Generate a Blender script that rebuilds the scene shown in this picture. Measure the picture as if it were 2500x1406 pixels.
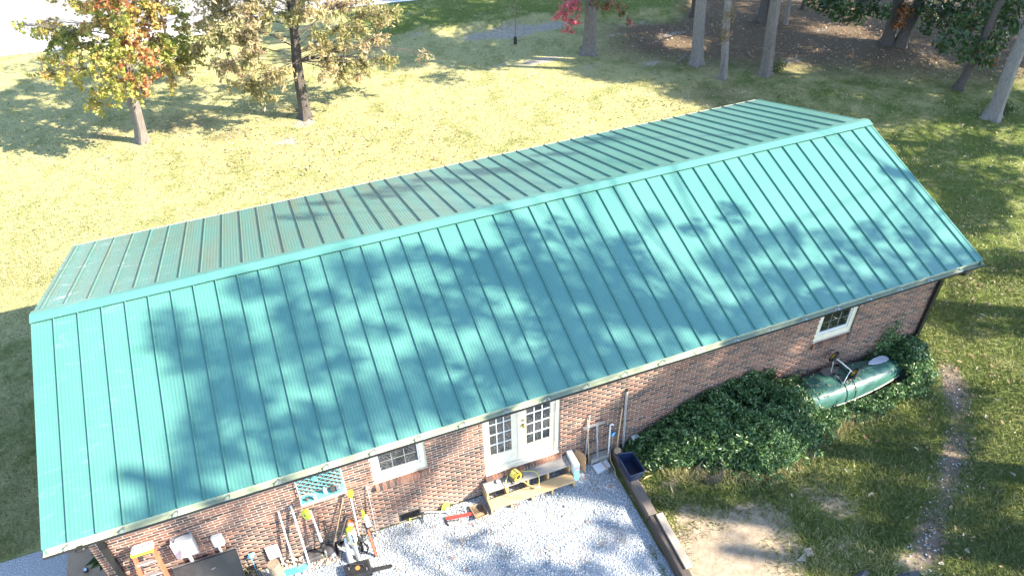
import bpy, math, random
import numpy as np
from mathutils import Vector, Matrix, Euler
random.seed(7); RNG = np.random.default_rng(11)
scene = bpy.context.scene
for o in list(bpy.data.objects): bpy.data.objects.remove(o)
col = scene.collection

# ---------------------------------------------------------------- camera
CAM = np.array([4.72699, -8.44580, 13.56685]); ROT = (0.863593, 0.018756, -0.367636); FPX = 1833.573
cd = bpy.data.cameras.new('camera'); cam = bpy.data.objects.new('camera', cd); col.objects.link(cam)
cam.location = CAM; cam.rotation_euler = ROT
cd.sensor_fit = 'HORIZONTAL'; cd.sensor_width = 36.0; cd.lens = 36.0 * FPX / 2500.0
cd.clip_start = 0.1; cd.clip_end = 2000
scene.camera = cam
# ---------------------------------------------------------------- sky, sun, exposure
SUN = Vector((-1.57, 1.0, -1.30)).normalized()
w = bpy.data.worlds.new('World'); scene.world = w; w.use_nodes = True
nt = w.node_tree; nt.nodes.clear()
sky = nt.nodes.new('ShaderNodeTexSky'); sky.sky_type = 'NISHITA'; sky.sun_disc = False
sky.sun_elevation = math.asin(-SUN.z); sky.sun_rotation = math.atan2(-SUN.x, -SUN.y)
sky.air_density = 1.0; sky.dust_density = 0.3; sky.ozone_density = 2.0
bg = nt.nodes.new('ShaderNodeBackground'); bg.inputs['Strength'].default_value = 0.15
wo = nt.nodes.new('ShaderNodeOutputWorld')
nt.links.new(sky.outputs[0], bg.inputs[0]); nt.links.new(bg.outputs[0], wo.inputs[0])
sl = bpy.data.lights.new('sun', 'SUN'); sl.energy = 4.8; sl.angle = math.radians(0.53); sl.color = (1.0, 0.91, 0.76)
so = bpy.data.objects.new('sun', sl); col.objects.link(so)
so.rotation_euler = SUN.to_track_quat('-Z', 'Y').to_euler(); so.location = (30, -20, 30)
scene.render.engine = 'CYCLES'
vs = scene.view_settings
vs.view_transform = 'Standard'; vs.look = 'None'; vs.gamma = 1.0; vs.use_curve_mapping = False
vs.exposure = 2.32

# ---------------------------------------------------------------- pixel -> place (photo pixels, 2500 wide)
_R = np.array(Euler(ROT, 'XYZ').to_matrix())
def ray(x, y): return _R @ np.array([(x-1250)/FPX, -(y-703)/FPX, -1.0])
def G(x, y, z=0.0):
    d = ray(x, y); return Vector(CAM + d*(z-CAM[2])/d[2])
YW = 0.45
def W(x, y, Y=YW):
    d = ray(x, y); return Vector(CAM + d*(Y-CAM[1])/d[1])
def PR(P):
    q = (np.asarray(P, float)-CAM) @ _R
    return np.stack([1250+FPX*q[..., 0]/-q[..., 2], 703-FPX*q[..., 1]/-q[..., 2]], -1), -q[..., 2]

# ---------------------------------------------------------------- materials
M = {}
def nodes(name):
    m = bpy.data.materials.new(name); m.use_nodes = True; m.node_tree.nodes.clear()
    M[name] = m; N = m.node_tree.nodes; L = m.node_tree.links
    out = N.new('ShaderNodeOutputMaterial'); b = N.new('ShaderNodeBsdfPrincipled')
    L.new(b.outputs[0], out.inputs[0]); return m, N, L, b, out
def noise(N, L, scale, detail=4, rough=.6, vec=None, dist=0.0):
    n = N.new('ShaderNodeTexNoise'); n.inputs['Scale'].default_value = scale
    n.inputs['Detail'].default_value = detail; n.inputs['Roughness'].default_value = rough
    n.inputs['Distortion'].default_value = dist
    if vec is not None: L.new(vec, n.inputs['Vector'])
    return n.outputs['Fac']
def ramp(N, L, fac, stops, interp='LINEAR'):
    r = N.new('ShaderNodeValToRGB'); r.color_ramp.interpolation = interp
    e = r.color_ramp.elements
    while len(e) < len(stops): e.new(0.5)
    for i, (p, c) in enumerate(stops):
        e[i].position = p; e[i].color = (*c, 1) if len(c) == 3 else c
    L.new(fac, r.inputs[0]); return r.outputs[0]
def mix(N, L, a, b, f, mode='MIX'):
    x = N.new('ShaderNodeMix'); x.data_type = 'RGBA'; x.blend_type = mode; x.clamp_factor = True
    for v, s in ((f, x.inputs[0]), (a, x.inputs[6]), (b, x.inputs[7])):
        if hasattr(v, 'is_output') or hasattr(v, 'links'): L.new(v, s)
        elif isinstance(v, (int, float)): s.default_value = v
        else: s.default_value = (*v, 1)
    return x.outputs[2]
def math_(N, L, op, a, b=None, c=None):
    x = N.new('ShaderNodeMath'); x.operation = op
    for i, v in enumerate((a, b, c)):
        if v is None: continue
        if isinstance(v, (int, float)): x.inputs[i].default_value = v
        else: L.new(v, x.inputs[i])
    return x.outputs[0]
def bump(N, L, b, h, strength, dist=.01):
    n = N.new('ShaderNodeBump'); n.inputs['Strength'].default_value = strength; n.inputs['Distance'].default_value = dist
    L.new(h, n.inputs['Height']); L.new(n.outputs[0], b.inputs['Normal'])
def coord(N, which='Object'):
    return N.new('ShaderNodeTexCoord').outputs[which]
def mapped(N, L, vec, scale):
    m = N.new('ShaderNodeMapping'); m.inputs['Scale'].default_value = scale; L.new(vec, m.inputs['Vector']); return m.outputs[0]
def attr(N, name):
    a = N.new('ShaderNodeAttribute'); a.attribute_name = name; return a.outputs['Fac']

def mat(name, c, rough=.6, metal=0.0, var=.18, vs_=9.0, bmp=0.0, bs=60.0, spec=.5, stretch=None, dirt=None):
    m, N, L, b, out = nodes(name)
    v = coord(N)
    if stretch: v = mapped(N, L, v, stretch)
    f = noise(N, L, vs_, 5, .65, v)
    lo = tuple(x*(1-var) for x in c); hi = tuple(min(1, x*(1+var)) for x in c)
    cc = ramp(N, L, f, [(.3, lo), (.7, hi)])
    if dirt:
        f3 = noise(N, L, 4.0, 6, .7, v, .5)
        cc = mix(N, L, cc, dirt, ramp(N, L, f3, [(.52, (0, 0, 0)), (.75, (.8, .8, .8))]))
    L.new(cc, b.inputs['Base Color'])
    r = math_(N, L, 'MULTIPLY_ADD', f, .25, rough-.125); L.new(r, b.inputs['Roughness'])
    b.inputs['Metallic'].default_value = metal; b.inputs['Specular IOR Level'].default_value = spec
    if bmp: bump(N, L, b, noise(N, L, bs, 4, .6, v), bmp, .03 if 'bark' in name else .01)
    return m

mat('white_trim', (.63, .565, .44), .5, var=.08, dirt=(.55, .50, .40))
mat('white_plastic', (.60, .60, .585), .4, var=.06, dirt=(.6, .58, .52))
mat('cream_gutter', (.40, .44, .31), .38, var=.10, dirt=(.30, .31, .2))
mat('dark_gutter', (.010, .0095, .009), .5, var=.3)
mat('soffit_paint', (.05, .045, .04), .6)
mat('alu', (.62, .63, .65), .35, .8, var=.1)
mat('grey_metal', (.33, .34, .36), .4, .5, var=.15)
mat('meter_grey', (.40, .41, .42), .5, .1, var=.08, dirt=(.42, .40, .36))
mat('black_plastic', (.02, .02, .021), .45, var=.35)
mat('rubber', (.022, .022, .022), .8, var=.3)
mat('lime_plastic', (.46, .55, .03), .4, var=.12)
mat('yellow_plastic', (.66, .47, .02), .4, var=.1)
mat('yellow_cord', (.68, .56, .12), .5, var=.1)
mat('red_paint', (.55, .05, .04), .4, var=.15)
mat('orange_frp', (.66, .10, .05), .45, var=.12, dirt=(.5, .16, .08))
mat('orange_plastic', (.75, .22, .05), .45, var=.12)
mat('blue_tote', (.012, .022, .055), .35, var=.2)
mat('light_blue', (.18, .42, .62), .5, var=.12)
mat('box_white', (.66, .66, .68), .6, var=.06)
mat('cardboard', (.33, .22, .12), .8, var=.15)
mat('brown_tray', (.12, .085, .055), .4, var=.25, dirt=(.28, .2, .12))
mat('teal_paint', (.10, .40, .40), .5, var=.15, dirt=(.3, .45, .42))
mat('glass_jar', (.55, .62, .62), .15, var=.1)
mat('galv', (.48, .49, .50), .45, .6, var=.15)
mat('handle_wood', (.42, .30, .18), .6, var=.25, vs_=14, stretch=(4, 4, .6))
mat('new_wood', (.47, .31, .15), .65, var=.2, vs_=9, stretch=(.5, 7, 7), bmp=.1, bs=20)
mat('grey_wood', (.28, .255, .225), .8, var=.3, vs_=9, stretch=(.5, 8, 8), bmp=.25, bs=20)
mat('plank_wood', (.31, .25, .185), .75, var=.22, vs_=8, stretch=(8, .5, 8), bmp=.2, bs=20)
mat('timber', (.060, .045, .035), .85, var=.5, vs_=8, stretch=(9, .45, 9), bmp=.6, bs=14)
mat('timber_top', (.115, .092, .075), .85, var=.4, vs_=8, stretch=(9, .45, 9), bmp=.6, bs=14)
mat('log_bark', (.25, .19, .13), .9, var=.35, vs_=14, bmp=.5, bs=40, stretch=(3, 3, 1))
mat('canoe_green', (.036, .105, .080), .34, var=.25, vs_=3, dirt=(.06, .13, .09))
mat('gunwale', (.36, .34, .29), .6)
mat('strap', (.012, .012, .012), .7)
mat('paddle_grey', (.36, .38, .42), .45, var=.15)
mat('paddle_dark', (.085, .075, .07), .5, var=.35)
mat('brass', (.50, .36, .12), .3, .9)
mat('rag_blue', (.12, .42, .70), .8)
mat('bark_grey', (.15, .13, .112), .95, var=.5, vs_=12, bmp=1.0, bs=26, stretch=(3, 3, .45))
mat('bark_dark', (.075, .063, .053), .95, var=.55, vs_=12, bmp=1.0, bs=24, stretch=(3, 3, .4))
mat('bark_light', (.185, .17, .155), .95, var=.4, vs_=12, bmp=1.0, bs=28, stretch=(3, 3, .5))
mat('twig', (.13, .10, .075), .9, var=.3)
mat('concrete_block', (.32, .29, .25), .9, var=.2, bmp=.4)
mat('tan_sheet', (.27, .185, .115), .85, var=.2, vs_=3)
mat('mortar', (.48, .41, .335), .95, var=.18, vs_=6, bmp=.3)
mat('paper_white', (.8, .79, .76), .7, var=.04)
mat('dark_red_leaf', (.06, .012, .012), .5)
mat('muntin_grey', (.22, .22, .21), .5)
mat('interior', (.03, .028, .026), .9)

def glass_mat():
    m, N, L, b, out = nodes('window_glass')
    b.inputs['Base Color'].default_value = (.012, .014, .014, 1); b.inputs['Roughness'].default_value = .02
    b.inputs['IOR'].default_value = 1.9; b.inputs['Specular IOR Level'].default_value = .8
    bump(N, L, b, noise(N, L, 3.0, 1, .5, coord(N)), .03, .02)
glass_mat()

def roof_mat():
    m, N, L, b, out = nodes('roof_green')
    P = N.new('ShaderNodeNewGeometry').outputs['Position']
    n1 = noise(N, L, .55, 4, .6, P)
    c = ramp(N, L, n1, [(.3, (.058, .165, .134)), (.7, (.070, .184, .150))])
    ri = N.new('ShaderNodeObjectInfo').outputs['Random']
    c = mix(N, L, c, (.042, .145, .125), math_(N, L, 'MULTIPLY', ri, .22))
    # chalky scuffs and boot marks, mostly at the west end
    sc = noise(N, L, 1.0, 7, .75, mapped(N, L, P, (1.3, 5.0, 5.0)), 1.2)
    sep = N.new('ShaderNodeSeparateXYZ'); L.new(P, sep.inputs[0])
    west = N.new('ShaderNodeMapRange'); L.new(sep.outputs[0], west.inputs[0])
    west.inputs[1].default_value = .2; west.inputs[2].default_value = 3.4; west.inputs[3].default_value = 1; west.inputs[4].default_value = .08
    back = math_(N, L, 'GREATER_THAN', sep.outputs[1], 4.3)
    amt = math_(N, L, 'MULTIPLY', west.outputs[0], math_(N, L, 'MULTIPLY_ADD', back, .8, .2))
    sm = ramp(N, L, sc, [(.55, (0, 0, 0)), (.78, (1, 1, 1))])
    c = mix(N, L, c, (.50, .60, .58), math_(N, L, 'MULTIPLY', sm, amt))
    # brown streaks painted on the rear slope as a reflection of autumn trees
    east = N.new('ShaderNodeMapRange'); L.new(sep.outputs[0], east.inputs[0])
    east.inputs[1].default_value = 7; east.inputs[2].default_value = 13; east.inputs[3].default_value = 1; east.inputs[4].default_value = .2
    dn = noise(N, L, .8, 6, .7, mapped(N, L, P, (5.0, .5, .5)))
    c = mix(N, L, c, (.13, .115, .075), math_(N, L, 'MULTIPLY', ramp(N, L, dn, [(.34, (.0, .0, .0)), (.72, (.65, .65, .65))]), math_(N, L, 'MULTIPLY', back, east.outputs[0])))
    L.new(c, b.inputs['Base Color'])
    L.new(math_(N, L, 'MULTIPLY_ADD', n1, .18, .24), b.inputs['Roughness'])
    b.inputs['Specular IOR Level'].default_value = .5
    bump(N, L, b, noise(N, L, 1.0, 2, .5, mapped(N, L, P, (2.6, .7, .7))), .12, .03)
roof_mat()

BR = [(0, (.048, .031, .027)), (.16, (.085, .047, .037)), (.32, (.165, .072, .046)), (.55, (.225, .097, .060)), (.75, (.18, .083, .055)), (.9, (.27, .135, .085)), (1, (.10, .058, .047))]
def brick_mat(name, use_attr):
    m, N, L, b, out = nodes(name)
    if use_attr: f = attr(N, 'r')
    else: f = N.new('ShaderNodeObjectInfo').outputs['Random']
    P = N.new('ShaderNodeNewGeometry').outputs['Position']
    c = ramp(N, L, f, BR)
    n = noise(N, L, 28, 5, .7, P)
    c = mix(N, L, c, (.05, .035, .03), ramp(N, L, n, [(.5, (0, 0, 0)), (.8, (.55, .55, .55))]))
    n3 = noise(N, L, .7, 5, .65, mapped(N, L, P, (1, 1, 2.2)))
    c = mix(N, L, c, (.045, .033, .028), ramp(N, L, n3, [(.45, (0, 0, 0)), (.75, (.6, .6, .6))]))
    # pale efflorescence low on the wall
    sep = N.new('ShaderNodeSeparateXYZ'); L.new(P, sep.inputs[0])
    mr = N.new('ShaderNodeMapRange'); L.new(sep.outputs[2], mr.inputs[0])
    mr.inputs[1].default_value = .05; mr.inputs[2].default_value = .55; mr.inputs[3].default_value = .55; mr.inputs[4].default_value = 0
    n2 = noise(N, L, 3.0, 5, .7, P)
    c = mix(N, L, c, (.42, .34, .27), math_(N, L, 'MULTIPLY', mr.outputs[0], ramp(N, L, n2, [(.35, (.2, .2, .2)), (.65, (1, 1, 1))])))
    L.new(c, b.inputs['Base Color']); b.inputs['Roughness'].default_value = .88
    bump(N, L, b, noise(N, L, 90, 4, .7, P), .35, .006)
brick_mat('brick', False); brick_mat('brick_mass', True)
def brick_tex():
    m, N, L, b, out = nodes('brick_far')
    t = N.new('ShaderNodeTexBrick'); t.inputs['Scale'].default_value = 1.0
    t.inputs['Brick Width'].default_value = .2115; t.inputs['Row Height'].default_value = .0713; t.inputs['Mortar Size'].default_value = .006
    t.inputs['Color1'].default_value = (.22, .105, .07, 1); t.inputs['Color2'].default_value = (.10, .06, .05, 1); t.inputs['Mortar'].default_value = (.46, .4, .33, 1)
    P = N.new('ShaderNodeNewGeometry').outputs['Position']; s = N.new('ShaderNodeSeparateXYZ'); L.new(P, s.inputs[0])
    cb = N.new('ShaderNodeCombineXYZ'); L.new(math_(N, L, 'ADD', s.outputs[0], s.outputs[1]), cb.inputs[0]); L.new(s.outputs[2], cb.inputs[1])
    L.new(cb.outputs[0], t.inputs['Vector']); L.new(t.outputs[0], b.inputs['Base Color']); b.inputs['Roughness'].default_value = .9
    bump(N, L, b, t.outputs[1], -.4, .01)
brick_tex()

def leaf_mat(name, stops, trans=.5, rough=.5, attrname='r'):
    m, N, L, b, out = nodes(name)
    f = attr(N, attrname)
    c = ramp(N, L, f, stops)
    L.new(c, b.inputs['Base Color']); b.inputs['Roughness'].default_value = rough
    t = N.new('ShaderNodeBsdfTranslucent'); L.new(c, t.inputs[0])
    x = N.new('ShaderNodeMixShader'); x.inputs[0].default_value = trans
    L.new(b.outputs[0], x.inputs[1]); L.new(t.outputs[0], x.inputs[2]); L.new(x.outputs[0], out.inputs[0])
leaf_mat('maple_leaf', [(0, (.20, .25, .055)), (.3, (.33, .33, .075)), (.55, (.45, .38, .10)), (.75, (.50, .33, .13)), (.9, (.42, .19, .08)), (1, (.32, .10, .05))])
leaf_mat('oak_leaf', [(0, (.16, .18, .055)), (.3, (.31, .29, .11)), (.55, (.42, .34, .17)), (.8, (.52, .41, .27)), (1, (.32, .18, .10))])
leaf_mat('red_leaf', [(0, (.10, .12, .03)), (.35, (.26, .20, .07)), (.5, (.45, .13, .12)), (1, (.62, .17, .20))])
leaf_mat('green_leaf', [(0, (.018, .045, .014)), (.6, (.04, .085, .02)), (.9, (.09, .11, .025)), (1, (.2, .09, .03))], .2)
leaf_mat('vine_leaf', [(0, (.034, .074, .024)), (.5, (.068, .132, .040)), (.85, (.11, .185, .055)), (1, (.20, .20, .065))], .15, .38)
leaf_mat('canopy_leaf', [(0, (.05, .08, .02)), (.5, (.10, .12, .03)), (1, (.22, .13, .05))], .12)
leaf_mat('fallen_leaf', [(0, (.07, .04, .03)), (.35, (.17, .10, .06)), (.7, (.30, .20, .12)), (.92, (.40, .33, .25)), (1, (.20, .05, .05))], .0, .7)
leaf_mat('grass_blade', [(0, (.055, .080, .017)), (.45, (.13, .15, .036)), (.75, (.27, .245, .085)), (1, (.44, .38, .19))], .2, .6)
leaf_mat('stone', [(0, (.20, .23, .24)), (.4, (.36, .40, .415)), (.8, (.52, .55, .56)), (1, (.66, .66, .64))], 0, .85)
leaf_mat('pebble', [(0, (.22, .15, .10)), (.5, (.42, .33, .24)), (1, (.6, .55, .48))], 0, .8)

# ---------------------------------------------------------------- mesh helpers
def org(o):
    v = Vector((0, 0, 0))
    while o is not None: v += o.location; o = o.parent
    return v
class MB:
    def __init__(s): s.v = []; s.f = []
    def add(s, vs_, fs):
        n = len(s.v); s.v += [tuple(x) for x in vs_]; s.f += [tuple(i+n for i in f) for f in fs]; return s
    def box(s, a, b, m=None):
        (x0, y0, z0), (x1, y1, z1) = a, b
        vs_ = [Vector(p) for p in ((x0,y0,z0),(x1,y0,z0),(x1,y1,z0),(x0,y1,z0),(x0,y0,z1),(x1,y0,z1),(x1,y1,z1),(x0,y1,z1))]
        if m is not None: vs_ = [m @ p for p in vs_]
        return s.add(vs_, [(0,3,2,1),(4,5,6,7),(0,1,5,4),(1,2,6,5),(2,3,7,6),(3,0,4,7)])
    def cbox(s, a, b, c=.01, m=None):
        """box with chamfered vertical edges and top rim"""
        (x0, y0, z0), (x1, y1, z1) = a, b
        def ring(z, i):
            return [(x0+i+c,y0+i,z),(x1-i-c,y0+i,z),(x1-i,y0+i+c,z),(x1-i,y1-i-c,z),(x1-i-c,y1-i,z),(x0+i+c,y1-i,z),(x0+i,y1-i-c,z),(x0+i,y0+i+c,z)]
        R = [ring(z0, 0), ring(z1-c, 0), ring(z1, c)]
        vs_ = [Vector(p) for r in R for p in r]
        if m is not None: vs_ = [m @ p for p in vs_]
        fs = [tuple(range(7, -1, -1)), tuple(range(16, 24))]
        for k in range(2):
            for i in range(8): fs.append((k*8+i, k*8+(i+1) % 8, k*8+8+(i+1) % 8, k*8+8+i))
        return s.add(vs_, fs)
    def tube(s, pts, r, n=8, cap=True):
        pts = [Vector(p) for p in pts]; k = len(pts)
        rs = list(r) if hasattr(r, '__len__') else [r]*k
        t0 = (pts[1]-pts[0]).normalized()
        up = Vector((0, 0, 1)) if abs(t0.z) < .9 else Vector((1, 0, 0))
        a = t0.cross(up).normalized(); vs_ = []
        for i, p in enumerate(pts):
            t = (pts[min(i+1, k-1)]-pts[max(i-1, 0)]).normalized()
            a = (a - t*a.dot(t)).normalized(); b = t.cross(a)
            for j in range(n):
                q = 2*math.pi*j/n; vs_.append(p + (a*math.cos(q)+b*math.sin(q))*rs[i])
        fs = [(i*n+j, i*n+(j+1) % n, (i+1)*n+(j+1) % n, (i+1)*n+j) for i in range(k-1) for j in range(n)]
        if cap: fs += [tuple(range(n-1, -1, -1)), tuple(range((k-1)*n, k*n))]
        return s.add(vs_, fs)
    def lathe(s, prof, c, axis=(0, 0, 1), n=16):
        c = Vector(c); ax = Vector(axis).normalized(); u = ax.orthogonal().normalized(); v = ax.cross(u); vs_ = []
        for r, h in prof:
            for j in range(n):
                q = 2*math.pi*j/n; vs_.append(c+ax*h+(u*math.cos(q)+v*math.sin(q))*r)
        k = len(prof)
        fs = [(i*n+j, i*n+(j+1) % n, (i+1)*n+(j+1) % n, (i+1)*n+j) for i in range(k-1) for j in range(n)]
        fs += [tuple(range(n-1, -1, -1)), tuple(range((k-1)*n, k*n))]
        return s.add(vs_, fs)
    def torus(s, c, axis, R, r, n=20, m=8, a0=0, a1=2*math.pi):
        c = Vector(c); ax = Vector(axis).normalized(); u = ax.orthogonal().normalized(); v = ax.cross(u)
        closed = abs(a1-a0-2*math.pi) < 1e-6; k = n if closed else n+1
        vs_ = []
        for i in range(k):
            q = a0+(a1-a0)*i/n; d = u*math.cos(q)+v*math.sin(q)
            for j in range(m):
                p = 2*math.pi*j/m; vs_.append(c+d*(R+r*math.cos(p))+ax*r*math.sin(p))
        fs = []
        for i in range(n):
            i2 = (i+1) % k
            for j in range(m): fs.append((i*m+j, i2*m+j, i2*m+(j+1) % m, i*m+(j+1) % m))
        return s.add(vs_, fs)
    def plate(s, pts, th, n=None):
        """flat polygon given thickness along its normal"""
        p = [Vector(q) for q in pts]
        if n is None: n = (p[1]-p[0]).cross(p[2]-p[0]).normalized()
        k = len(p); vs_ = p+[q-n*th for q in p]
        fs = [tuple(range(k)), tuple(range(2*k-1, k-1, -1))]+[(i, i+k, (i+1) % k+k, (i+1) % k) for i in range(k)]
        return s.add(vs_, fs)
    def build(s, name, m, parent=None, smooth=False, origin=None):
        me = bpy.data.meshes.new(name)
        o = bpy.data.objects.new(name, me); col.objects.link(o)
        if parent is not None: o.parent = parent; d = org(parent)
        elif origin is not None: d = Vector(origin); o.location = d
        else:
            A = np.array(s.v); d = Vector(((A[:, 0].min()+A[:, 0].max())/2, (A[:, 1].min()+A[:, 1].max())/2, A[:, 2].min())); o.location = d
        me.from_pydata([(x-d.x, y-d.y, z-d.z) for x, y, z in s.v], [], s.f)
        me.materials.append(M[m] if isinstance(m, str) else m)
        if smooth:
            me.polygons.foreach_set('use_smooth', [True]*len(me.polygons))
            try: me.set_sharp_from_angle(angle=math.radians(42))
            except Exception: pass
        me.update(); return o
def tag(o, label=None, cat=None, group=None, kind=None):
    if label: o['label'] = label
    if cat: o['category'] = cat
    if group: o['group'] = group
    if kind: o['kind'] = kind
    return o
def thing(name, loc, label, cat, group=None):
    o = bpy.data.objects.new(name, None); col.objects.link(o); o.location = loc; o.empty_display_size = .2
    return tag(o, label, cat, group)
def poly_mesh(name, V, F, m, parent=None, r=None, smooth=False):
    """numpy mesh, all faces with the same corner count; r = per-face value"""
    me = bpy.data.meshes.new(name); V = np.asarray(V, np.float32).copy(); F = np.asarray(F, np.int32)
    o = bpy.data.objects.new(name, me); col.objects.link(o)
    if parent is not None: o.parent = parent; V -= np.array(org(parent), np.float32)
    n, k = F.shape
    me.vertices.add(len(V)); me.vertices.foreach_set('co', V.ravel())
    me.loops.add(n*k); me.loops.foreach_set('vertex_index', F.ravel())
    me.polygons.add(n); me.polygons.foreach_set('loop_start', np.arange(0, n*k, k, dtype=np.int32)); me.polygons.foreach_set('loop_total', np.full(n, k, np.int32))
    if smooth: me.polygons.foreach_set('use_smooth', np.ones(n, bool))
    me.update(calc_edges=True); me.validate()
    if r is not None:
        a = me.attributes.new('r', 'FLOAT', 'FACE'); a.data.foreach_set('value', np.asarray(r, np.float32))
    me.materials.append(M[m] if isinstance(m, str) else m); return o
def rot_frames(n, tilt=1.0, bias=None):
    """random orthonormal pairs; tilt 0 = flat, 1 = any"""
    a = RNG.normal(size=(n, 3)); a[:, 2] *= tilt
    a /= np.linalg.norm(a, axis=1, keepdims=True)+1e-9
    b = RNG.normal(size=(n, 3)); b[:, 2] *= tilt
    b -= a*(a*b).sum(1, keepdims=True); b /= np.linalg.norm(b, axis=1, keepdims=True)+1e-9
    return a, b
def leaves(name, C, size, m, parent=None, tilt=1.0, r=None, aspect=.5, droop=0.0, fold=.25):
    """diamond leaves folded along the midrib: 4 verts, 2 tris each"""
    C = np.asarray(C, float); n = len(C); s = (size*RNG.uniform(.6, 1.3, n))[:, None]
    a, b = rot_frames(n, tilt)
    if droop: a[:, 2] -= droop; a /= np.linalg.norm(a, axis=1, keepdims=True); b -= a*(a*b).sum(1, keepdims=True); b /= np.linalg.norm(b, axis=1, keepdims=True)
    nn = np.cross(a, b)
    v = np.stack([C-a*s*.5, C+a*s*.05+b*s*aspect*.5+nn*s*fold*.3, C+a*s*.55, C+a*s*.05-b*s*aspect*.5+nn*s*fold*.3], 1).reshape(-1, 3)
    i = np.arange(n)[:, None]*4
    F = np.concatenate([i+[[0, 1, 2]], i+[[0, 2, 3]]], 1).reshape(-1, 3)
    if r is None: r = RNG.uniform(0, 1, n)
    return poly_mesh(name, v, F, m, parent, np.repeat(r, 2))

# ================================================================ GROUND
BX = [G(x, y, .1) for x, y in ((905, 92), (1050, 76), (1150, 70), (1250, 60), (1330, 46), (1450, 44), (1600, 34), (1720, 22))]
_bx = np.array([p.x for p in BX]); _by = np.array([p.y for p in BX]); _o = np.argsort(_bx); _bx = _bx[_o]; _by = _by[_o]
def sst(a, b, x):
    t = np.clip((x-a)/(b-a), 0, 1); return t*t*(3-2*t)
def ground_h(x, y):
    x = np.asarray(x, float); y = np.asarray(y, float)
    yb = np.interp(x, _bx, _by)
    steep = sst(11.0, 13.0, x)*(1-sst(25, 28, x))
    wid = .3*steep+5.0*(1-steep)
    h = .25*sst(0, 1, (y-yb+.1)/wid)
    und = .05*np.sin(x*.45+1.3)*np.cos(y*.4+.5)*sst(10.5, 14, y)*(1-sst(22, 26, y))
    # little heaps of soil round the trunks
    return h+und
def gz(p): return float(ground_h(p[0], p[1]))
def axis(lo, hi, fine, far):
    a = list(np.arange(lo, hi+1e-6, fine)); s = fine; b = hi
    out = []; 
    while b < far: s *= 1.35; b += s; out.append(b)
    s = fine; b = lo; pre = []
    while b > -far: s *= 1.35; b -= s; pre.append(b)
    return np.array(pre[::-1]+a+out)
gx = axis(-9, 44, .22, 420); gy = axis(-7, 41, .22, 420)
XX, YY = np.meshgrid(gx, gy); Z = ground_h(XX, YY)
Vg = np.stack([XX, YY, Z], -1).reshape(-1, 3); nx, ny = len(gx), len(gy)
ii = (np.arange(ny-1)[:, None]*nx+np.arange(nx-1)[None, :]).ravel()
Fg = np.stack([ii, ii+1, ii+nx+1, ii+nx], 1)
px, dep = PR(Vg); bad = dep < .5
PX = np.where(bad, 9e3, px[:, 0]); PY = np.where(bad, 2000, px[:, 1])
def blobs(lst):
    m = np.zeros(len(Vg))
    for x, y, rx, ry, s in lst:
        c = G(x, y); d = ((Vg[:, 0]-c.x)/rx)**2+((Vg[:, 1]-c.y)/ry)**2
        m = np.maximum(m, s*np.exp(-d*.9))
    return m
dirt = 1.1*blobs([(1750, 1340, 1.15, .9, 1), (1830, 1290, .95, .6, 1), (1800, 1380, 1.2, .8, 1), (1680, 1255, .35, .3, .8), (1720, 1395, .9, .7, 1), (1880, 1400, .8, .5, .85), (1900, 1330, .6, .5, .7),
              (2040, 1230, .55, .45, .62), (1980, 1200, .5, .3, .55), (2220, 1370, .5, .4, .6), (1640, 1180, .4, .5, .5), (1560, 1200, .3, .5, .6), (2060, 1330, .8, .5, .45)])
path = 1.1*blobs([(np.interp(t, [0, .12, .35, .6, .8, 1], [2318, 2335, 2338, 2310, 2275, 2250]), 900+490*t, .26+.08*math.sin(t*23), .30, .75+.25*math.sin(t*17)) for t in np.linspace(0, 1, 26)])
sand_sun = blobs([(1250, 78, 1.6, .8, 1), (1170, 88, 1.0, .5, .9), (1340, 66, 1.2, .6, .9), (1320, 148, 1.3, .35, .9), (1230, 155, .8, .3, .6), (1440, 165, .7, .3, .6), (1590, 155, .7, .35, .7), (1500, 88, .9, .35, .55), (1640, 85, 1.2, .4, .6),  # bare sand, plus sunlit patches of ground painted in as pale colour
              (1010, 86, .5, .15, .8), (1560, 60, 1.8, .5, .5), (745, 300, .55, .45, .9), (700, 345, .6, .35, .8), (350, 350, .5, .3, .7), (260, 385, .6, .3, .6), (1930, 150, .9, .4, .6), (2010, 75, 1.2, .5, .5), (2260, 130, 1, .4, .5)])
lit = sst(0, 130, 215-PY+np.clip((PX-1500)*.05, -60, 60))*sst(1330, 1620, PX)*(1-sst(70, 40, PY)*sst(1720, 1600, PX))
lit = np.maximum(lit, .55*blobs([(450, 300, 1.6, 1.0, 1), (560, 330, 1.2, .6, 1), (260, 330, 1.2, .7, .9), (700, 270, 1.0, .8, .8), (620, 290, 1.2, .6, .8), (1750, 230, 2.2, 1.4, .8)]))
lit = np.where(bad & (Vg[:, 0] > 24), 1.0, lit)
backl = sst(8.5, 10.5, Vg[:, 1])*(.45+.55*sst(26, 17, Vg[:, 0]))
dry = .20+.50*backl
dry = np.where(Vg[:, 0] < -.2, .55+.2*backl, dry)
strip = sst(0, .6, Vg[:, 1]-np.interp(Vg[:, 0], _bx, _by))*sst(8, 12, Vg[:, 0])
dry = dry*(1-.75*strip)
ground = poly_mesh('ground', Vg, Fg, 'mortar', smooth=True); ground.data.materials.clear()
for nm, a in (('dirt', dirt), ('path', path), ('sand_sun', sand_sun), ('litter', lit), ('dry', dry)):
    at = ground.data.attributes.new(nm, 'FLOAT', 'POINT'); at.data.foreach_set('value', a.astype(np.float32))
tag(ground, kind='structure')
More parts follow.
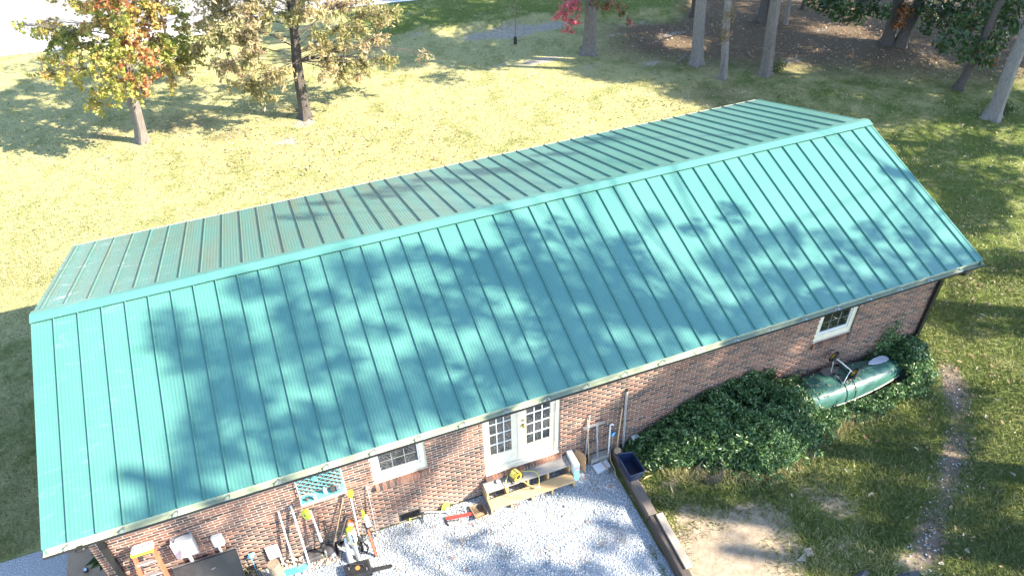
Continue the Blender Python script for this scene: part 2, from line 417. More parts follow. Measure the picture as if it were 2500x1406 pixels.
def ground_mat():
    m, N, L, b, out = nodes('lawn')
    P = coord(N)
    n1 = noise(N, L, .9, 6, .65, P); n2 = noise(N, L, 6, 5, .7, P); n3 = noise(N, L, 38, 4, .75, P); n4 = noise(N, L, 110, 3, .7, P)
    green = ramp(N, L, n3, [(.3, (.058, .082, .016)), (.7, (.155, .195, .042))])
    straw = ramp(N, L, n4, [(.3, (.20, .182, .070)), (.7, (.52, .475, .225))])
    dryf = math_(N, L, 'ADD', attr(N, 'dry'), math_(N, L, 'MULTIPLY_ADD', n1, 1.7, -.85))
    dryf = math_(N, L, 'ADD', dryf, math_(N, L, 'MULTIPLY_ADD', n2, .7, -.35))
    c = mix(N, L, green, straw, ramp(N, L, dryf, [(.22, (0, 0, 0)), (.72, (1, 1, 1))]))
    def layer(c, name, colr, lo=.40, hi=.62, amp=.85):
        f = math_(N, L, 'ADD', attr(N, name), math_(N, L, 'MULTIPLY_ADD', n2, amp, -amp/2))
        f = math_(N, L, 'ADD', f, math_(N, L, 'MULTIPLY_ADD', n3, .5, -.25))
        f = math_(N, L, 'MULTIPLY', ramp(N, L, f, [(lo, (0, 0, 0)), (hi, (1, 1, 1))]), math_(N, L, 'GREATER_THAN', attr(N, name), .03))
        return mix(N, L, c, colr, f)
    earth = ramp(N, L, n2, [(.3, (.26, .195, .13)), (.7, (.50, .40, .285))])
    earth = mix(N, L, earth, (.13, .10, .065), ramp(N, L, n4, [(.55, (0, 0, 0)), (.75, (.8, .8, .8))]))
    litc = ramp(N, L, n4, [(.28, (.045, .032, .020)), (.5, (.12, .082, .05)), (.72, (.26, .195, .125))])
    sand_sun_c = ramp(N, L, n2, [(.3, (.24, .20, .15)), (.7, (.42, .37, .30))])
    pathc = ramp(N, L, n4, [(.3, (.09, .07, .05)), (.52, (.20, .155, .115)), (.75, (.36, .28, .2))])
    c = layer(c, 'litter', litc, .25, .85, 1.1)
    c = layer(c, 'sand_sun', sand_sun_c, .42, .66, .9)
    c = layer(c, 'dirt', earth)
    c = layer(c, 'path', pathc, .26, .70, 1.2)
    L.new(c, b.inputs['Base Color']); b.inputs['Roughness'].default_value = .95; b.inputs['Specular IOR Level'].default_value = .15
    h = math_(N, L, 'ADD', n3, math_(N, L, 'MULTIPLY', n4, .6))
    bump(N, L, b, h, 1.0, .045)
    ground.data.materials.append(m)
ground_mat()

# ---- road beyond the lawn, with its painted edge line
def road_mat():
    m, N, L, b, out = nodes('road_surface'); P = coord(N)
    c = ramp(N, L, noise(N, L, 40, 4, .7, P), [(.3, (.18, .17, .155)), (.7, (.25, .235, .215))])
    L.new(c, b.inputs['Base Color']); b.inputs['Roughness'].default_value = .9
    bump(N, L, b, noise(N, L, 150, 3, .6, P), .3, .01)
road_mat(); mat('line_paint', (.78, .78, .76), .6, var=.08)
mat('pale_shoulder', (.46, .43, .38), .95, var=.2, bmp=.3)
ra = G(0, 108, .26); rb = G(950, 9, .26); rd = (rb-ra).normalized(); rn = Vector((-rd.y, rd.x, 0))
def strip_sheet(name, m, d0, d1, z, kind='structure', a=-300, b=300):
    q = [ra+rd*a+rn*d0, ra+rd*b+rn*d0, ra+rd*b+rn*d1, ra+rd*a+rn*d1]
    mb = MB(); mb.add([(p.x, p.y, z) for p in q], [(0, 1, 2, 3)])
    return tag(mb.build(name, m, origin=(ra.x, ra.y, z)), kind=kind)
road = strip_sheet('road', 'road_surface', 0, 7.2, .262)
for d in (.10, 6.9):
    mb = MB(); q = [ra+rd*-300+rn*d, ra+rd*300+rn*d, ra+rd*300+rn*(d+.14), ra+rd*-300+rn*(d+.14)]
    mb.add([(p.x, p.y, .267) for p in q], [(0, 1, 2, 3)]); mb.build('edge_line', 'line_paint', road)
strip_sheet('road_shoulder', 'pale_shoulder', -1.5, 0, .257, a=-300, b=(rb-ra).length*.52)

# ---- gravel pad, driveway
def speck(name, c0, c1, c2, sc):
    m, N, L, b, out = nodes(name); P = coord(N)
    vo = N.new('ShaderNodeTexVoronoi'); vo.inputs['Scale'].default_value = sc; L.new(P, vo.inputs['Vector'])
    f = noise(N, L, sc*.8, 3, .7, P)
    c = ramp(N, L, f, [(.3, c0), (.5, c1), (.72, c2)]); L.new(c, b.inputs['Base Color']); b.inputs['Roughness'].default_value = .9
    bump(N, L, b, vo.outputs['Distance'], .8, .02)
speck('gravel_bed', (.12, .125, .13), (.30, .31, .32), (.48, .48, .47), 34)
_m = M['gravel_bed']; _N = _m.node_tree.nodes; _L = _m.node_tree.links; _b = [n for n in _N if n.type == 'BSDF_PRINCIPLED'][0]
_c = _b.inputs['Base Color'].links[0].from_socket
_L.new(mix(_N, _L, _c, (.15, .12, .09), ramp(_N, _L, noise(_N, _L, 1.6, 5, .7, coord(_N)), [(.5, (0, 0, 0)), (.68, (.8, .8, .8))])), _b.inputs['Base Color'])
speck('drive_gravel', (.15, .15, .15), (.27, .27, .27), (.42, .41, .40), 45)
mb = MB(); mb.add([(.2, -9, .010), (9.98, -9, .010), (10.05, .43, .010), (.2, .43, .010)], [(0, 1, 2, 3)])
tag(mb.build('gravel_pad', 'gravel_bed', origin=(5, -3, .010)), kind='structure')
mb = MB(); mb.add([(-14, -9, .008), (-.1, -9, .008), (-.1, 1.2, .008), (-.75, 2.45, .008), (-1.5, 2.5, .008), (-2.3, 2.5, .008), (-14, 3.2, .008)], [tuple(range(7))])
tag(mb.build('driveway', 'drive_gravel', origin=(-6, -2, .008)), kind='structure')
def stones(name, n, area, size, m, z=.01, flat=.7):
    x0, x1, y0, y1 = area
    c = np.stack([RNG.uniform(x0, x1, n), RNG.uniform(y0, y1, n), np.full(n, z)], 1)
    if n > 20000:
        dens = .80+.3*np.sin(c[:, 0]*1.3+.7*c[:, 1])*np.sin(c[:, 1]*1.9+.4*c[:, 0]+1); c = c[RNG.uniform(0, 1, n) < dens]; n = len(c)
    s = (size*RNG.lognormal(0, .3, n))[:, None]
    a, b = rot_frames(n); cc = np.cross(a, b)
    d = [a*s*RNG.uniform(.7, 1.3, (n, 1)), b*s*RNG.uniform(.5, 1, (n, 1)), cc*s*RNG.uniform(.4, .9, (n, 1))]
    v = np.stack([c+d[0], c-d[0], c+d[1], c-d[1], c+d[2], c-d[2]], 1)
    v[:, :, 2] = z+(v[:, :, 2]-z)*flat+s*.35; v = v.reshape(-1, 3)
    t = np.array([[0, 2, 4], [2, 1, 4], [1, 3, 4], [3, 0, 4], [2, 0, 5], [1, 2, 5], [3, 1, 5], [0, 3, 5]])
    F = (np.arange(n)[:, None, None]*6+t[None]).reshape(-1, 3)
    return poly_mesh(name, v, F, m, None, np.repeat(RNG.uniform(0, 1, n), 8))
tag(stones('gravel_stones', 56000, (2.4, 10.0, -3.3, .42), .0135, 'stone', .012), 'loose pale blue-grey crushed gravel covering the yard pad', 'gravel', kind='stuff')
tag(stones('river_pebbles', 900, (2.9, 4.15, .06, .43), .032, 'pebble', .03), 'tan river pebbles along the foot of the brick wall', 'pebbles', kind='stuff')

# ================================================================ HOUSE
P_ = .4064; RX1 = 18.86; TAN = .3179; EZ = 3.12; RY = 4.16; RZ = EZ+RY*TAN
house = thing('house', (9.4, 4.16, 0), 'single-storey brick house with green standing-seam metal roof', 'house')
XL, XR, YB, ZT = .35, 18.6, 7.87, 2.93
# openings: windows, door, vents
OPEN = [(5.125, 6.165, 1.50, 2.86), (15.17, 16.22, 1.50, 2.86), (7.32, 8.955, .60, 2.86), (5.44, 5.875, .04, .275), (16.9, 17.33, .04, .275)]
# mortar backing: front wall with holes
def wall_with_holes(y, th):
    mb = MB(); xs = sorted({XL, XR, *[o[0] for o in OPEN], *[o[1] for o in OPEN]}); zs = sorted({-.1, ZT, *[o[2] for o in OPEN], *[o[3] for o in OPEN]})
    for i in range(len(xs)-1):
        for k in range(len(zs)-1):
            cx, cz = (xs[i]+xs[i+1])/2, (zs[k]+zs[k+1])/2
            if any(a < cx < b and c < cz < d for a, b, c, d in OPEN): continue
            mb.box((xs[i], y, zs[k]), (xs[i+1], y+th, zs[k+1]))
    return mb
fw = wall_with_holes(YW+.0032, .16).build('front_wall', 'mortar', house)
PX_, PZ_ = .2115, .0713; BL, BH, BD = .2005, .0595, .04
pieces = []
row = 0; z = .002
def segs(x0, x1, z0, z1):
    out = [(x0, x1)]
    for a, b, c, d in OPEN:
        if z1 <= c+.012 or z0 >= d-.012: continue
        nx_ = []
        for p, q in out:
            if q <= a or p >= b: nx_.append((p, q)); continue
            if p < a: nx_.append((p, a))
            if q > b: nx_.append((b, q))
        out = nx_
    return out
while z+BH < ZT:
    x = XL-(PX_/2 if row % 2 else 0)
    while x < XR:
        for p, q in segs(max(x, XL), min(x+BL, XR), z, z+BH):
            if q-p > .03: pieces.append((p, q, z))
        x += PX_
    z += PZ_; row += 1
def vis(p):  # visible under the gutter edge?
    return p[2]+BH < 2.36
full = [p for p in pieces if p[1]-p[0] > BL-.002 and vis(p)]
full.sort(key=lambda p: (Vector(((p[0]+p[1])/2, YW, p[2]))-Vector(CAM)).length)
single = set(full[:300])
def brick_mesh():
    me = bpy.data.meshes.new('brick'); c = .003
    l, h = BL/2, BH/2
    v = [(-l, BD, -h), (l, BD, -h), (l, BD, h), (-l, BD, h), (-l, c, -h), (l, c, -h), (l, c, h), (-l, c, h), (-l+c, 0, -h+c), (l-c, 0, -h+c), (l-c, 0, h-c), (-l+c, 0, h-c)]
    f = [(8, 9, 10, 11)]+[(4+i, 4+(i+1) % 4, 8+(i+1) % 4, 8+i) for i in range(4)]+[(i, (i+1) % 4, 4+(i+1) % 4, 4+i) for i in range(4)]
    me.from_pydata(v, [], f); me.materials.append(M['brick']); return me
bme = brick_mesh(); d = org(fw)
for p in full[:300]:
    o = bpy.data.objects.new('brick', bme); col.objects.link(o); o.parent = fw
    o.location = (Vector(((p[0]+p[1])/2, YW+random.uniform(-.0012, .0012), p[2]+BH/2))-d); o.rotation_euler = (random.uniform(-.01, .01), 0, random.uniform(-.006, .006))
bv = []; bf = []; brv = []
for p in pieces:
    if p in single: continue
    x0, x1, z0 = p; dy = random.uniform(-.0012, .0012); k = len(bv)
    bv += [(x0, YW+BD, z0), (x1, YW+BD, z0), (x1, YW+BD, z0+BH), (x0, YW+BD, z0+BH), (x0, YW+dy, z0), (x1, YW+dy, z0), (x1, YW+dy, z0+BH), (x0, YW+dy, z0+BH)]
    bf += [(k+4, k+5, k+6, k+7), (k, k+1, k+5, k+4), (k+1, k+2, k+6, k+5), (k+2, k+3, k+7, k+6), (k+3, k, k+4, k+7)]; brv += [random.random()]*5
tag(poly_mesh('brick_courses', bv, bf, 'brick_mass', fw, brv), kind='stuff')
# other walls
mb = MB(); mb.box((XL, YB-.2, -.1), (XR, YB, ZT)); mb.build('rear_wall', 'brick_far', house)
for nm, x0 in (('gable_wall', XL), ('gable_wall', XR-.2)):
    mb = MB(); pr_ = [(YW+.175, -.1), (YB-.202, -.1), (YB-.202, 3.0), (RY, RZ-.25), (YW+.175, 3.0)]
    n5 = len(pr_); vs_ = [(x0, a, b) for a, b in pr_]+[(x0+.2, a, b) for a, b in pr_]
    mb.add(vs_, [tuple(range(n5-1, -1, -1)), tuple(range(n5, 2*n5))]+[(i, (i+1) % n5, (i+1) % n5+n5, i+n5) for i in range(n5)])
    mb.build(nm, 'brick_far', house)
for x0, x1 in ((XL-.012, XL+.0), (XR, XR+.012)):   # corner returns, so the corner reads as brick in profile
    mb = MB(); mb.box((x0, YW+.004, -.05), (x1, YW+.2, ZT)); mb.build('corner_return', 'brick_far', house)
mb = MB(); mb.box((XL+.25, 1.6, .3), (XR-.25, 1.7, 2.9)); mb.build('interior_partition', 'interior', house)
mb = MB(); mb.box((XL+.25, YW+.18, .3), (XR-.25, 1.6, .32)); mb.build('interior_floor', 'interior', house)
# roof
def slab(mb, pr_, x0, x1):
    n5 = len(pr_); vs_ = [(x0, a, b) for a, b in pr_]+[(x1, a, b) for a, b in pr_]
    return mb.add(vs_, [tuple(range(n5-1, -1, -1)), tuple(range(n5, 2*n5))]+[(i, (i+1) % n5, (i+1) % n5+n5, i+n5) for i in range(n5)])
mb = MB()
slab(mb, [(.03, EZ-.02), (.03, EZ-.16), (RY, RZ-.16), (RY, RZ-.02)], .04, RX1-.04)
slab(mb, [(RY, RZ-.02), (RY, RZ-.16), (2*RY-.03, EZ-.16), (2*RY-.03, EZ-.02)], .04, RX1-.04)
roof = mb.build('roof', 'soffit_paint', house)
def panel_mesh(w_, rib_left, front, name):
    """one sheet: standing rib on its left edge, shallow pencil ribs across the pan"""
    prof = []
    rw, rh = .024, .036
    if rib_left: prof += [(-rw/2, .0), (-rw/2+.006, rh), (rw/2-.006, rh), (rw/2, .0)]
    else: prof += [(0, 0)]
    x0 = prof[-1][0]+.012; n = 6; pw = (w_-rw/2-.012-x0)
    k = max(2, int(round(n*pw/(P_-.056))))
    for i in range(k*4+1):
        t = i/(k*4); prof.append((x0+pw*t, .0022*(1-math.cos(2*math.pi*k*t))))
    prof.append((w_-rw/2, 0))
    y0, y1 = (-.012, RY-.02); Ls = y1-y0; sgn = 1 if front else -1
    cs = 1/math.sqrt(1+TAN*TAN); sn = TAN*cs
    v = []; 
    for yy in (y0, y1):
        for a, h in prof:
            Y = yy-h*sn; Zz = yy*TAN+h*cs
            v.append((a, Y if front else 2*RY-Y, EZ+Zz))
    q = len(prof); f = []
    for i in range(q-1):
        f.append((i, i+1, q+i+1, q+i) if front else (i, q+i, q+i+1, i+1))
    me = bpy.data.meshes.new(name); me.from_pydata(v, [], f); me.materials.append(M['roof_green'])
    me.polygons.foreach_set('use_smooth', [True]*len(f)); me.set_sharp_from_angle(angle=math.radians(30)); return me
dR = org(roof)
for front, offx in ((True, 0.0), (False, -.2516)):
    xs = [(k+.93)*P_+offx for k in range(0, 48)]
    xs = [x for x in xs if .12 < x < RX1-.12]
    std = panel_mesh(P_, True, front, 'roof_panel')
    for i, x in enumerate(xs):
        me = std if i < len(xs)-1 else panel_mesh(RX1-x, True, front, 'roof_panel')
        o = bpy.data.objects.new('roof_panel', me); col.objects.link(o); o.parent = roof; o.location = Vector((x, 0, random.uniform(-.001, .001)))-dR
    o = bpy.data.objects.new('roof_panel', panel_mesh(xs[0], False, front, 'roof_panel')); col.objects.link(o); o.parent = roof; o.location = Vector((0, 0, 0))-dR
# ridge cap in sections
cy = RY-3.985; edges = [-.012]+[3.05*i+.05 for i in range(1, 6)]+[RX1+.012]; edges = [e for e in edges if e < RX1-.5]+[RX1+.012]
for i in range(len(edges)-1):
    up = .045+.003*(i % 2); t = .004
    pr_ = [(RY-cy, RZ-cy*TAN+up-.014), (RY-cy, RZ-cy*TAN+up), (RY-.02, RZ-.02*TAN+up+.004), (RY+.02, RZ-.02*TAN+up+.004), (RY+cy, RZ-cy*TAN+up), (RY+cy, RZ-cy*TAN+up-.014)]
    low = [(a, b-t) for a, b in pr_]; mb = MB(); n6 = len(pr_); x0, x1 = edges[i]-.02*(i > 0), edges[i+1]
    vs_ = [(x0, a, b) for a, b in pr_]+[(x1, a, b) for a, b in pr_]+[(x0, a, b) for a, b in low]+[(x1, a, b) for a, b in low]
    fs = [(j, j+n6, j+1+n6, j+1) for j in range(n6-1)]+[(2*n6+j, 2*n6+j+1, 3*n6+j+1, 3*n6+j) for j in range(n6-1)]
    fs += [(j, j+1, 2*n6+j+1, 2*n6+j) for j in range(n6-1)]+[(n6+j, 3*n6+j, 3*n6+j+1, n6+j+1) for j in range(n6-1)]
    mb.add(vs_, fs); mb.build('ridge_cap', 'roof_green', roof)
for x0, x1 in ((-.004, .028), (RX1-.028, RX1+.004)):       # rake trims
    for sg in (0, 1):
        mb = MB(); ya, yb_ = (0.0, RY) if not sg else (RY, 2*RY)
        za, zb = (EZ, RZ) if not sg else (RZ, EZ)
        slab(mb, [(ya, za-.17), (yb_, zb-.17), (yb_, zb+.012), (ya, za+.012)], x0, x1); mb.build('rake_trim', 'roof_green', roof)
# soffit, fascia
mb = MB(); mb.box((.05, .035, 2.935), (RX1-.05, YW+.02, 2.955)); mb.build('soffit', 'soffit_paint', house)
mb = MB(); mb.box((.05, 2*RY-YW-.02, 2.935), (RX1-.05, 2*RY-.035, 2.955)); mb.build('soffit', 'soffit_paint', house)
# gutters: dark outside, pale inside
def gutter(front):
    f = (lambda y: y) if front else (lambda y: 2*RY-y)
    x0, x1 = .0, RX1+.0; mbo = MB(); mbi = MB()
    outer = [(.025, 3.075), (.025, 2.958), (-.075, 2.958), (-.09, 3.0), (-.125, 3.02), (-.125, 3.062), (-.112, 3.062)]
    inner = [(.021, 3.074), (.021, 2.962), (-.072, 2.962), (-.086, 3.003), (-.120, 3.023), (-.120, 3.0615), (-.112, 3.0615)]
    for mb_, pf, flip in ((mbo, outer, not front), (mbi, inner, front)):
        n = len(pf); vs_ = [(x0, f(a), b) for a, b in pf]+[(x1, f(a), b) for a, b in pf]
        mb_.add(vs_, [(i, i+n, i+1+n, i+1) if flip else (i, i+1, i+1+n, i+n) for i in range(n-1)])
    for x in (x0, x1):
        mbo.add([(x, f(a), b) for a, b in outer], [tuple(range(len(outer)))])
        mbi.add([(x+(.004 if x == x0 else -.004), f(a), b) for a, b in inner], [tuple(range(len(inner)))])
    g = mbo.build('gutter', 'dark_gutter' if front else 'white_trim', house)
    mbi.build('gutter_lining', 'cream_gutter' if front else 'white_trim', g)
    if front:
        x = .35
        while x < RX1-.05:
            m_ = MB(); m_.box((x-.012, -.118, 3.048), (x+.012, .022, 3.058)); m_.tube([(x+.02, .02, 3.05), (x-.12, -.112, 3.035)], .004, 5); m_.build('gutter_hanger', 'alu', g); x += .812
gutter(True); gutter(False)
# downspouts
def downspout(xo, xw, cx_):
    mb = MB()
    def rect(a, b, c):  # swept rectangular pipe
        pts = [Vector(p) for p in (a, b)]
    path_ = [(xo, -.05, 2.965), (xo, -.05, 2.88), (cx_, YW-.05, 2.58), (cx_, YW-.05, .15), (cx_, YW-.25, .05)]
    hw, hd = .048, .036
    vs_ = []; 
    for i, p in enumerate(path_):
        p = Vector(p); vs_ += [p+Vector((-hw, -hd, 0)), p+Vector((hw, -hd, 0)), p+Vector((hw, hd, 0)), p+Vector((-hw, hd, 0))]
    fs = [(i*4+j, i*4+(j+1) % 4, i*4+4+(j+1) % 4, i*4+4+j) for i in range(len(path_)-1) for j in range(4)]+[(3, 2, 1, 0), (16, 17, 18, 19)]
    mb.add(vs_, fs); ds = mb.build('downspout', 'dark_gutter', house)
    for zz in (2.2, .6):
        m_ = MB(); m_.box((cx_-.062, YW-.092, zz), (cx_+.062, YW-.008, zz+.03)); m_.build('strap', 'dark_gutter', ds)
    m_ = MB(); m_.cbox((xo-.075, -.105, 2.915), (xo+.075, .02, 2.957), .02); m_.build('outlet', 'dark_gutter', ds)
downspout(.48, 0, .56); downspout(18.42, 0, 18.45)
# the rowlock sills
def sill(x0, x1, zt, depth, drop, parent):
    n = int(round((x1-x0)/.0713)); wd = (x1-x0)/n; d = org(parent)
    me = None
    for i in range(n):
        if me is None:
            me = bpy.data.meshes.new('sill_brick'); a = wd-.011
            v = [(0, .1, 0), (a, .1, 0), (a, .1, -drop), (0, .1, -drop), (0, -depth, -.035), (a, -depth, -.035), (a, -depth, -drop), (0, -depth, -drop)]
            f = [(0, 4, 5, 1), (4, 7, 6, 5), (0, 3, 7, 4), (1, 5, 6, 2), (7, 3, 2, 6)]
            me.from_pydata(v, [], f); me.materials.append(M['brick'])
        o = bpy.data.objects.new('sill_brick', me); col.objects.link(o); o.parent = parent; o.location = Vector((x0+i*wd, YW, zt))-d
    m_ = MB(); m_.box((x0, YW-depth+.006, zt-drop+.006), (x1, YW+.1, zt-.044)); m_.build('sill_mortar', 'mortar', parent)
def window(x0, x1, z0, z1):
    yr = YW+.055
    mb = MB(); t = .115
    mb.box((x0, yr-.02, z0), (x0+t, yr+.08, z1)); mb.box((x1-t, yr-.02, z0), (x1, yr+.08, z1)); mb.box((x0+t, yr-.02, z0), (x1-t, yr+.08, z0+.16)); mb.box((x0+t, yr-.02, z1-.08), (x1-t, yr+.08, z1))
    fr = mb.build('window', 'white_trim', house)
    mb = MB(); a, b, c = x0+t, x1-t, z0+.16; s = .035; zt = c+.62
    mb.box((a+.003, yr+.0, c+.003), (a+s, yr+.045, zt)); mb.box((b-s, yr, c+.003), (b-.003, yr+.045, zt)); mb.box((a+s, yr, c+.003), (b-s, yr+.045, c+.06)); mb.box((a+s, yr, zt-.035), (b-s, yr+.045, zt))
    mb.box((a+.003, yr+.05, zt), (a+s, yr+.075, z1-.082)); mb.box((b-s, yr+.05, zt), (b-.003, yr+.075, z1-.082))
    mb.build('sash', 'white_plastic', fr)
    ga, gb, gc, gd = a+s, b-s, c+.06, zt-.035
    for i in range(3):
        for k in range(2):
            m_ = MB(); u0 = ga+(gb-ga)*i/3; u1 = ga+(gb-ga)*(i+1)/3; w0 = gc+(gd-gc)*k/2; w1 = gc+(gd-gc)*(k+1)/2
            m_.box((u0+.002, yr+.022, w0+.002), (u1-.002, yr+.028, w1-.002)); m_.build('pane', 'window_glass', fr)
    m_ = MB(); m_.box((ga, yr+.06, zt), (gb, yr+.066, z1-.082)); m_.build('pane', 'window_glass', fr)
    m_ = MB()
    for i in (1, 2): u = ga+(gb-ga)*i/3; m_.box((u-.005, yr+.018, gc), (u+.005, yr+.034, gd))
    for i in range(3):
        u0 = ga+(gb-ga)*i/3+.0055; u1 = ga+(gb-ga)*(i+1)/3-.0055; m_.box((u0, yr+.019, (gc+gd)/2-.005), (u1, yr+.033, (gc+gd)/2+.005))
    m_.build('muntin', 'muntin_grey', fr)
    sill(x0-.01, x1+.02, z0+.005, .055, .19, fr)
window(5.125, 6.165, 1.50, 2.86); window(15.17, 16.22, 1.50, 2.86)
# french door
yd = YW+.06; x0, x1, z0, z1 = 7.32, 8.955, .60, 2.86
mb = MB(); mb.box((x0, yd-.03, z0+.03), (x0+.10, yd+.09, z1)); mb.box((x1-.17, yd-.0, z0+.03), (x1, yd+.09, z1)); mb.box((x1-.085, yd-.035, z0+.03), (x1, yd-.002, z1)); mb.box((x0+.10, yd, z1-.06), (x1-.17, yd+.09, z1))
df = mb.build('door_frame', 'white_trim', house)
mb = MB()
for k, (ya, zb) in enumerate(((-.10, .655), (-.05, .715), (-.005, .785))): mb.box((x0+.004+.1*(k > 0), yd+ya+.03, z0+(.0 if k == 0 else .05)), (x1-.004-.17*(k > 0), yd+.09-.001*k, zb))
mb.build('threshold', 'white_trim', df)
sill(x0-.02, x1+.03, z0+.012, .09, .115, df)
def leaf(a, b, knob):
    c, dd = .80, z1-.065; y0_, y1_ = yd+.012, yd+.057; st = .115 if not knob else .135
    ga, gb, gc, gd = (a+.045, b-.135, 1.11, dd-.13) if not knob else (a+.135, b-.02, 1.10, dd-.13)
    mb = MB(); mb.box((a, y0_, c), (ga, y1_, dd)); mb.box((gb, y0_, c), (b, y1_, dd)); mb.box((ga, y0_, c), (gb, y1_, gc)); mb.box((ga, y0_, gd), (gb, y1_, dd))
    lf = mb.build('door_leaf', 'white_trim', house)
    R_, Cc = 5, 3
    for i in range(Cc):
        for k in range(R_):
            m_ = MB(); u0 = ga+(gb-ga)*i/Cc; u1 = ga+(gb-ga)*(i+1)/Cc; w0 = gc+(gd-gc)*k/R_; w1 = gc+(gd-gc)*(k+1)/R_
            m_.box((u0+.002, y0_+.018, w0+.002), (u1-.002, y0_+.026, w1-.002)); m_.build('pane', 'window_glass', lf)
    m_ = MB()
    for i in range(1, Cc): u = ga+(gb-ga)*i/Cc; m_.box((u-.010, y0_+.004, gc), (u+.010, y0_+.04, gd))
    for k in range(1, R_):
        wz = gc+(gd-gc)*k/R_
        for i in range(Cc):
            u0 = ga+(gb-ga)*i/Cc+.0105*(i > 0); u1 = ga+(gb-ga)*(i+1)/Cc-.0105*(i < Cc-1); m_.box((u0, y0_+.005, wz-.010), (u1, y0_+.039, wz+.010))
    m_.build('muntin', 'white_plastic', lf)
    if knob:
        m_ = MB(); m_.lathe([(.032, 0), (.032, .012), (.012, .016), (.012, .04), (.03, .05), (.034, .065), (.02, .08)], (a+.055, y0_, 1.78), (0, -1, 0), 14); m_.build('knob', 'brass', lf, True)
        m_ = MB(); m_.lathe([(.028, 0), (.026, .02), (.012, .024)], (a+.055, y0_, 1.93), (0, -1, 0), 14); m_.build('deadbolt', 'brass', lf, True)
leaf(x0+.102, 8.062, False); leaf(8.115, x1-.172, True)
mb = MB(); mb.box((8.055, yd-.008, .80), (8.112, yd+.05, z1-.065)); mb.build('astragal', 'white_trim', df)
# crawl-space vents
for a, b in ((5.44, 5.875), (16.9, 17.33)):
    mb = MB(); mb.box((a, YW-.012, .04), (b, YW+.02, .065)); mb.box((a, YW-.012, .25), (b, YW+.02, .275)); mb.box((a, YW-.012, .065), (a+.025, YW+.02, .25)); mb.box((b-.025, YW-.012, .065), (b, YW+.02, .25)); mb.box((a, YW+.05, .04), (b, YW+.06, .275))
    v_ = mb.build('crawl_vent', 'black_plastic', house)
    n = 12
    for i in range(n):
        u = a+.035+(b-a-.07)*i/(n-1); m_ = MB(); m_.box((u-.005, YW-.006, .066), (u+.005, YW+.03, .249)); m_.build('louvre', 'black_plastic', v_)
# electric meter with its conduit, and the small utility box: fixed to the house
mb = MB(); mb.cbox((1.50, .305, 1.375), (1.855, YW-.002, 1.835), .008); me_ = mb.build('meter_box', 'meter_grey', house)
m_ = MB(); m_.box((1.495, .296, 1.37), (1.86, .304, 1.84)); m_.build('meter_cover', 'meter_grey', me_)
m_ = MB(); m_.lathe([(.098, 0), (.098, .02), (.082, .022), (.082, .11), (.07, .125), (.0, .127)], (1.70, .296, 1.60), (0, -1, 0), 24); m_.build('meter', 'white_plastic', me_, True)
m_ = MB(); m_.box((1.668, .166, 1.592), (1.732, .169, 1.612)); m_.build('meter_display', 'grey_metal', me_)
m_ = MB(); m_.tube([(1.66, .40, 1.375), (1.66, .40, -.02)], .034, 10); m_.build('conduit', 'white_plastic', me_, True)
m_ = MB(); m_.tube([(1.56, .33, 1.835), (1.6, .36, 1.90), (1.72, .40, 1.88), (1.83, .41, 1.86)], .009, 6); m_.tube([(1.58, .43, 1.93), (1.9, .435, 1.98), (2.3, .436, 2.03), (2.7, .436, 2.05)], .006, 6); m_.build('cable', 'black_plastic', me_, True)
mb = MB(); mb.cbox((2.105, .35, 1.29), (2.30, YW-.002, 1.565), .02); ub = mb.build('utility_box', 'white_plastic', house)
m_ = MB(); m_.tube([(2.165, .41, 1.29), (2.165, .41, -.02)], .024, 10); m_.build('conduit', 'white_plastic', ub, True)
m_ = MB(); m_.tube([(2.29, .41, 1.29), (2.33, .42, 1.15), (2.29, .42, 1.0), (2.31, .42, .8)], .006, 6); m_.build('cable', 'black_plastic', ub, True)
# white dryer-vent hood low on the wall, right of the door
q = W(1547, 1068)
mb = MB(); mb.cbox((q.x-.08, .36, q.z-.09), (q.x+.09, YW-.002, q.z+.11), .012); dv = mb.build('vent_hood', 'white_plastic', house)
m_ = MB(); m_.plate([(q.x-.085, .30, q.z-.03), (q.x+.095, .30, q.z-.03), (q.x+.095, .36, q.z+.115), (q.x-.085, .36, q.z+.115)], .01); m_.build('flap', 'white_plastic', dv)

# ================================================================ THINGS BY THE WALL
mat('plant_green', (.045, .085, .03), .5, var=.3)
V3 = Vector
def lerp(a, b, t): return a+(b-a)*t
def pole(name, top, bot, r, m, label, cat, group=None, origin=None):
    mb = MB(); mb.tube([bot, top], r, 10); return tag(mb.build(name, m, None, True, origin=bot), label, cat, group)
# ---- porch steps
st = thing('wooden_steps', (8.16, .17, 0), 'two-tread wooden steps below the glazed double door', 'steps')
sx0, sx1 = 7.225, 9.105
for y0, y1, nm in ((.305, .436, 'top_tread'), (.165, .300, 'top_tread')):
    mb = MB(); mb.cbox((sx0, y0, .41), (sx1, y1, .45), .004); mb.build(nm, 'grey_wood', st)
mb = MB(); mb.cbox((sx0-.005, -.10, .185), (sx1-.01, .145, .225), .006); mb.build('lower_tread', 'new_wood', st)
for x in (sx0+.002, 7.66, 8.12, 8.57, sx1-.042):
    mb = MB(); t = .038
    pr_ = [(-.088, .0), (-.088, .184), (.160, .184), (.160, .409), (.435, .409), (.435, .0)]
    n6 = len(pr_); vs_ = [(x, a, b) for a, b in pr_]+[(x+t, a, b) for a, b in pr_]
    mb.add(vs_, [tuple(range(n6-1, -1, -1)), tuple(range(n6, 2*n6))]+[(i, (i+1) % n6, (i+1) % n6+n6, i+n6) for i in range(n6)])
    mb.build('stringer', 'new_wood', st)
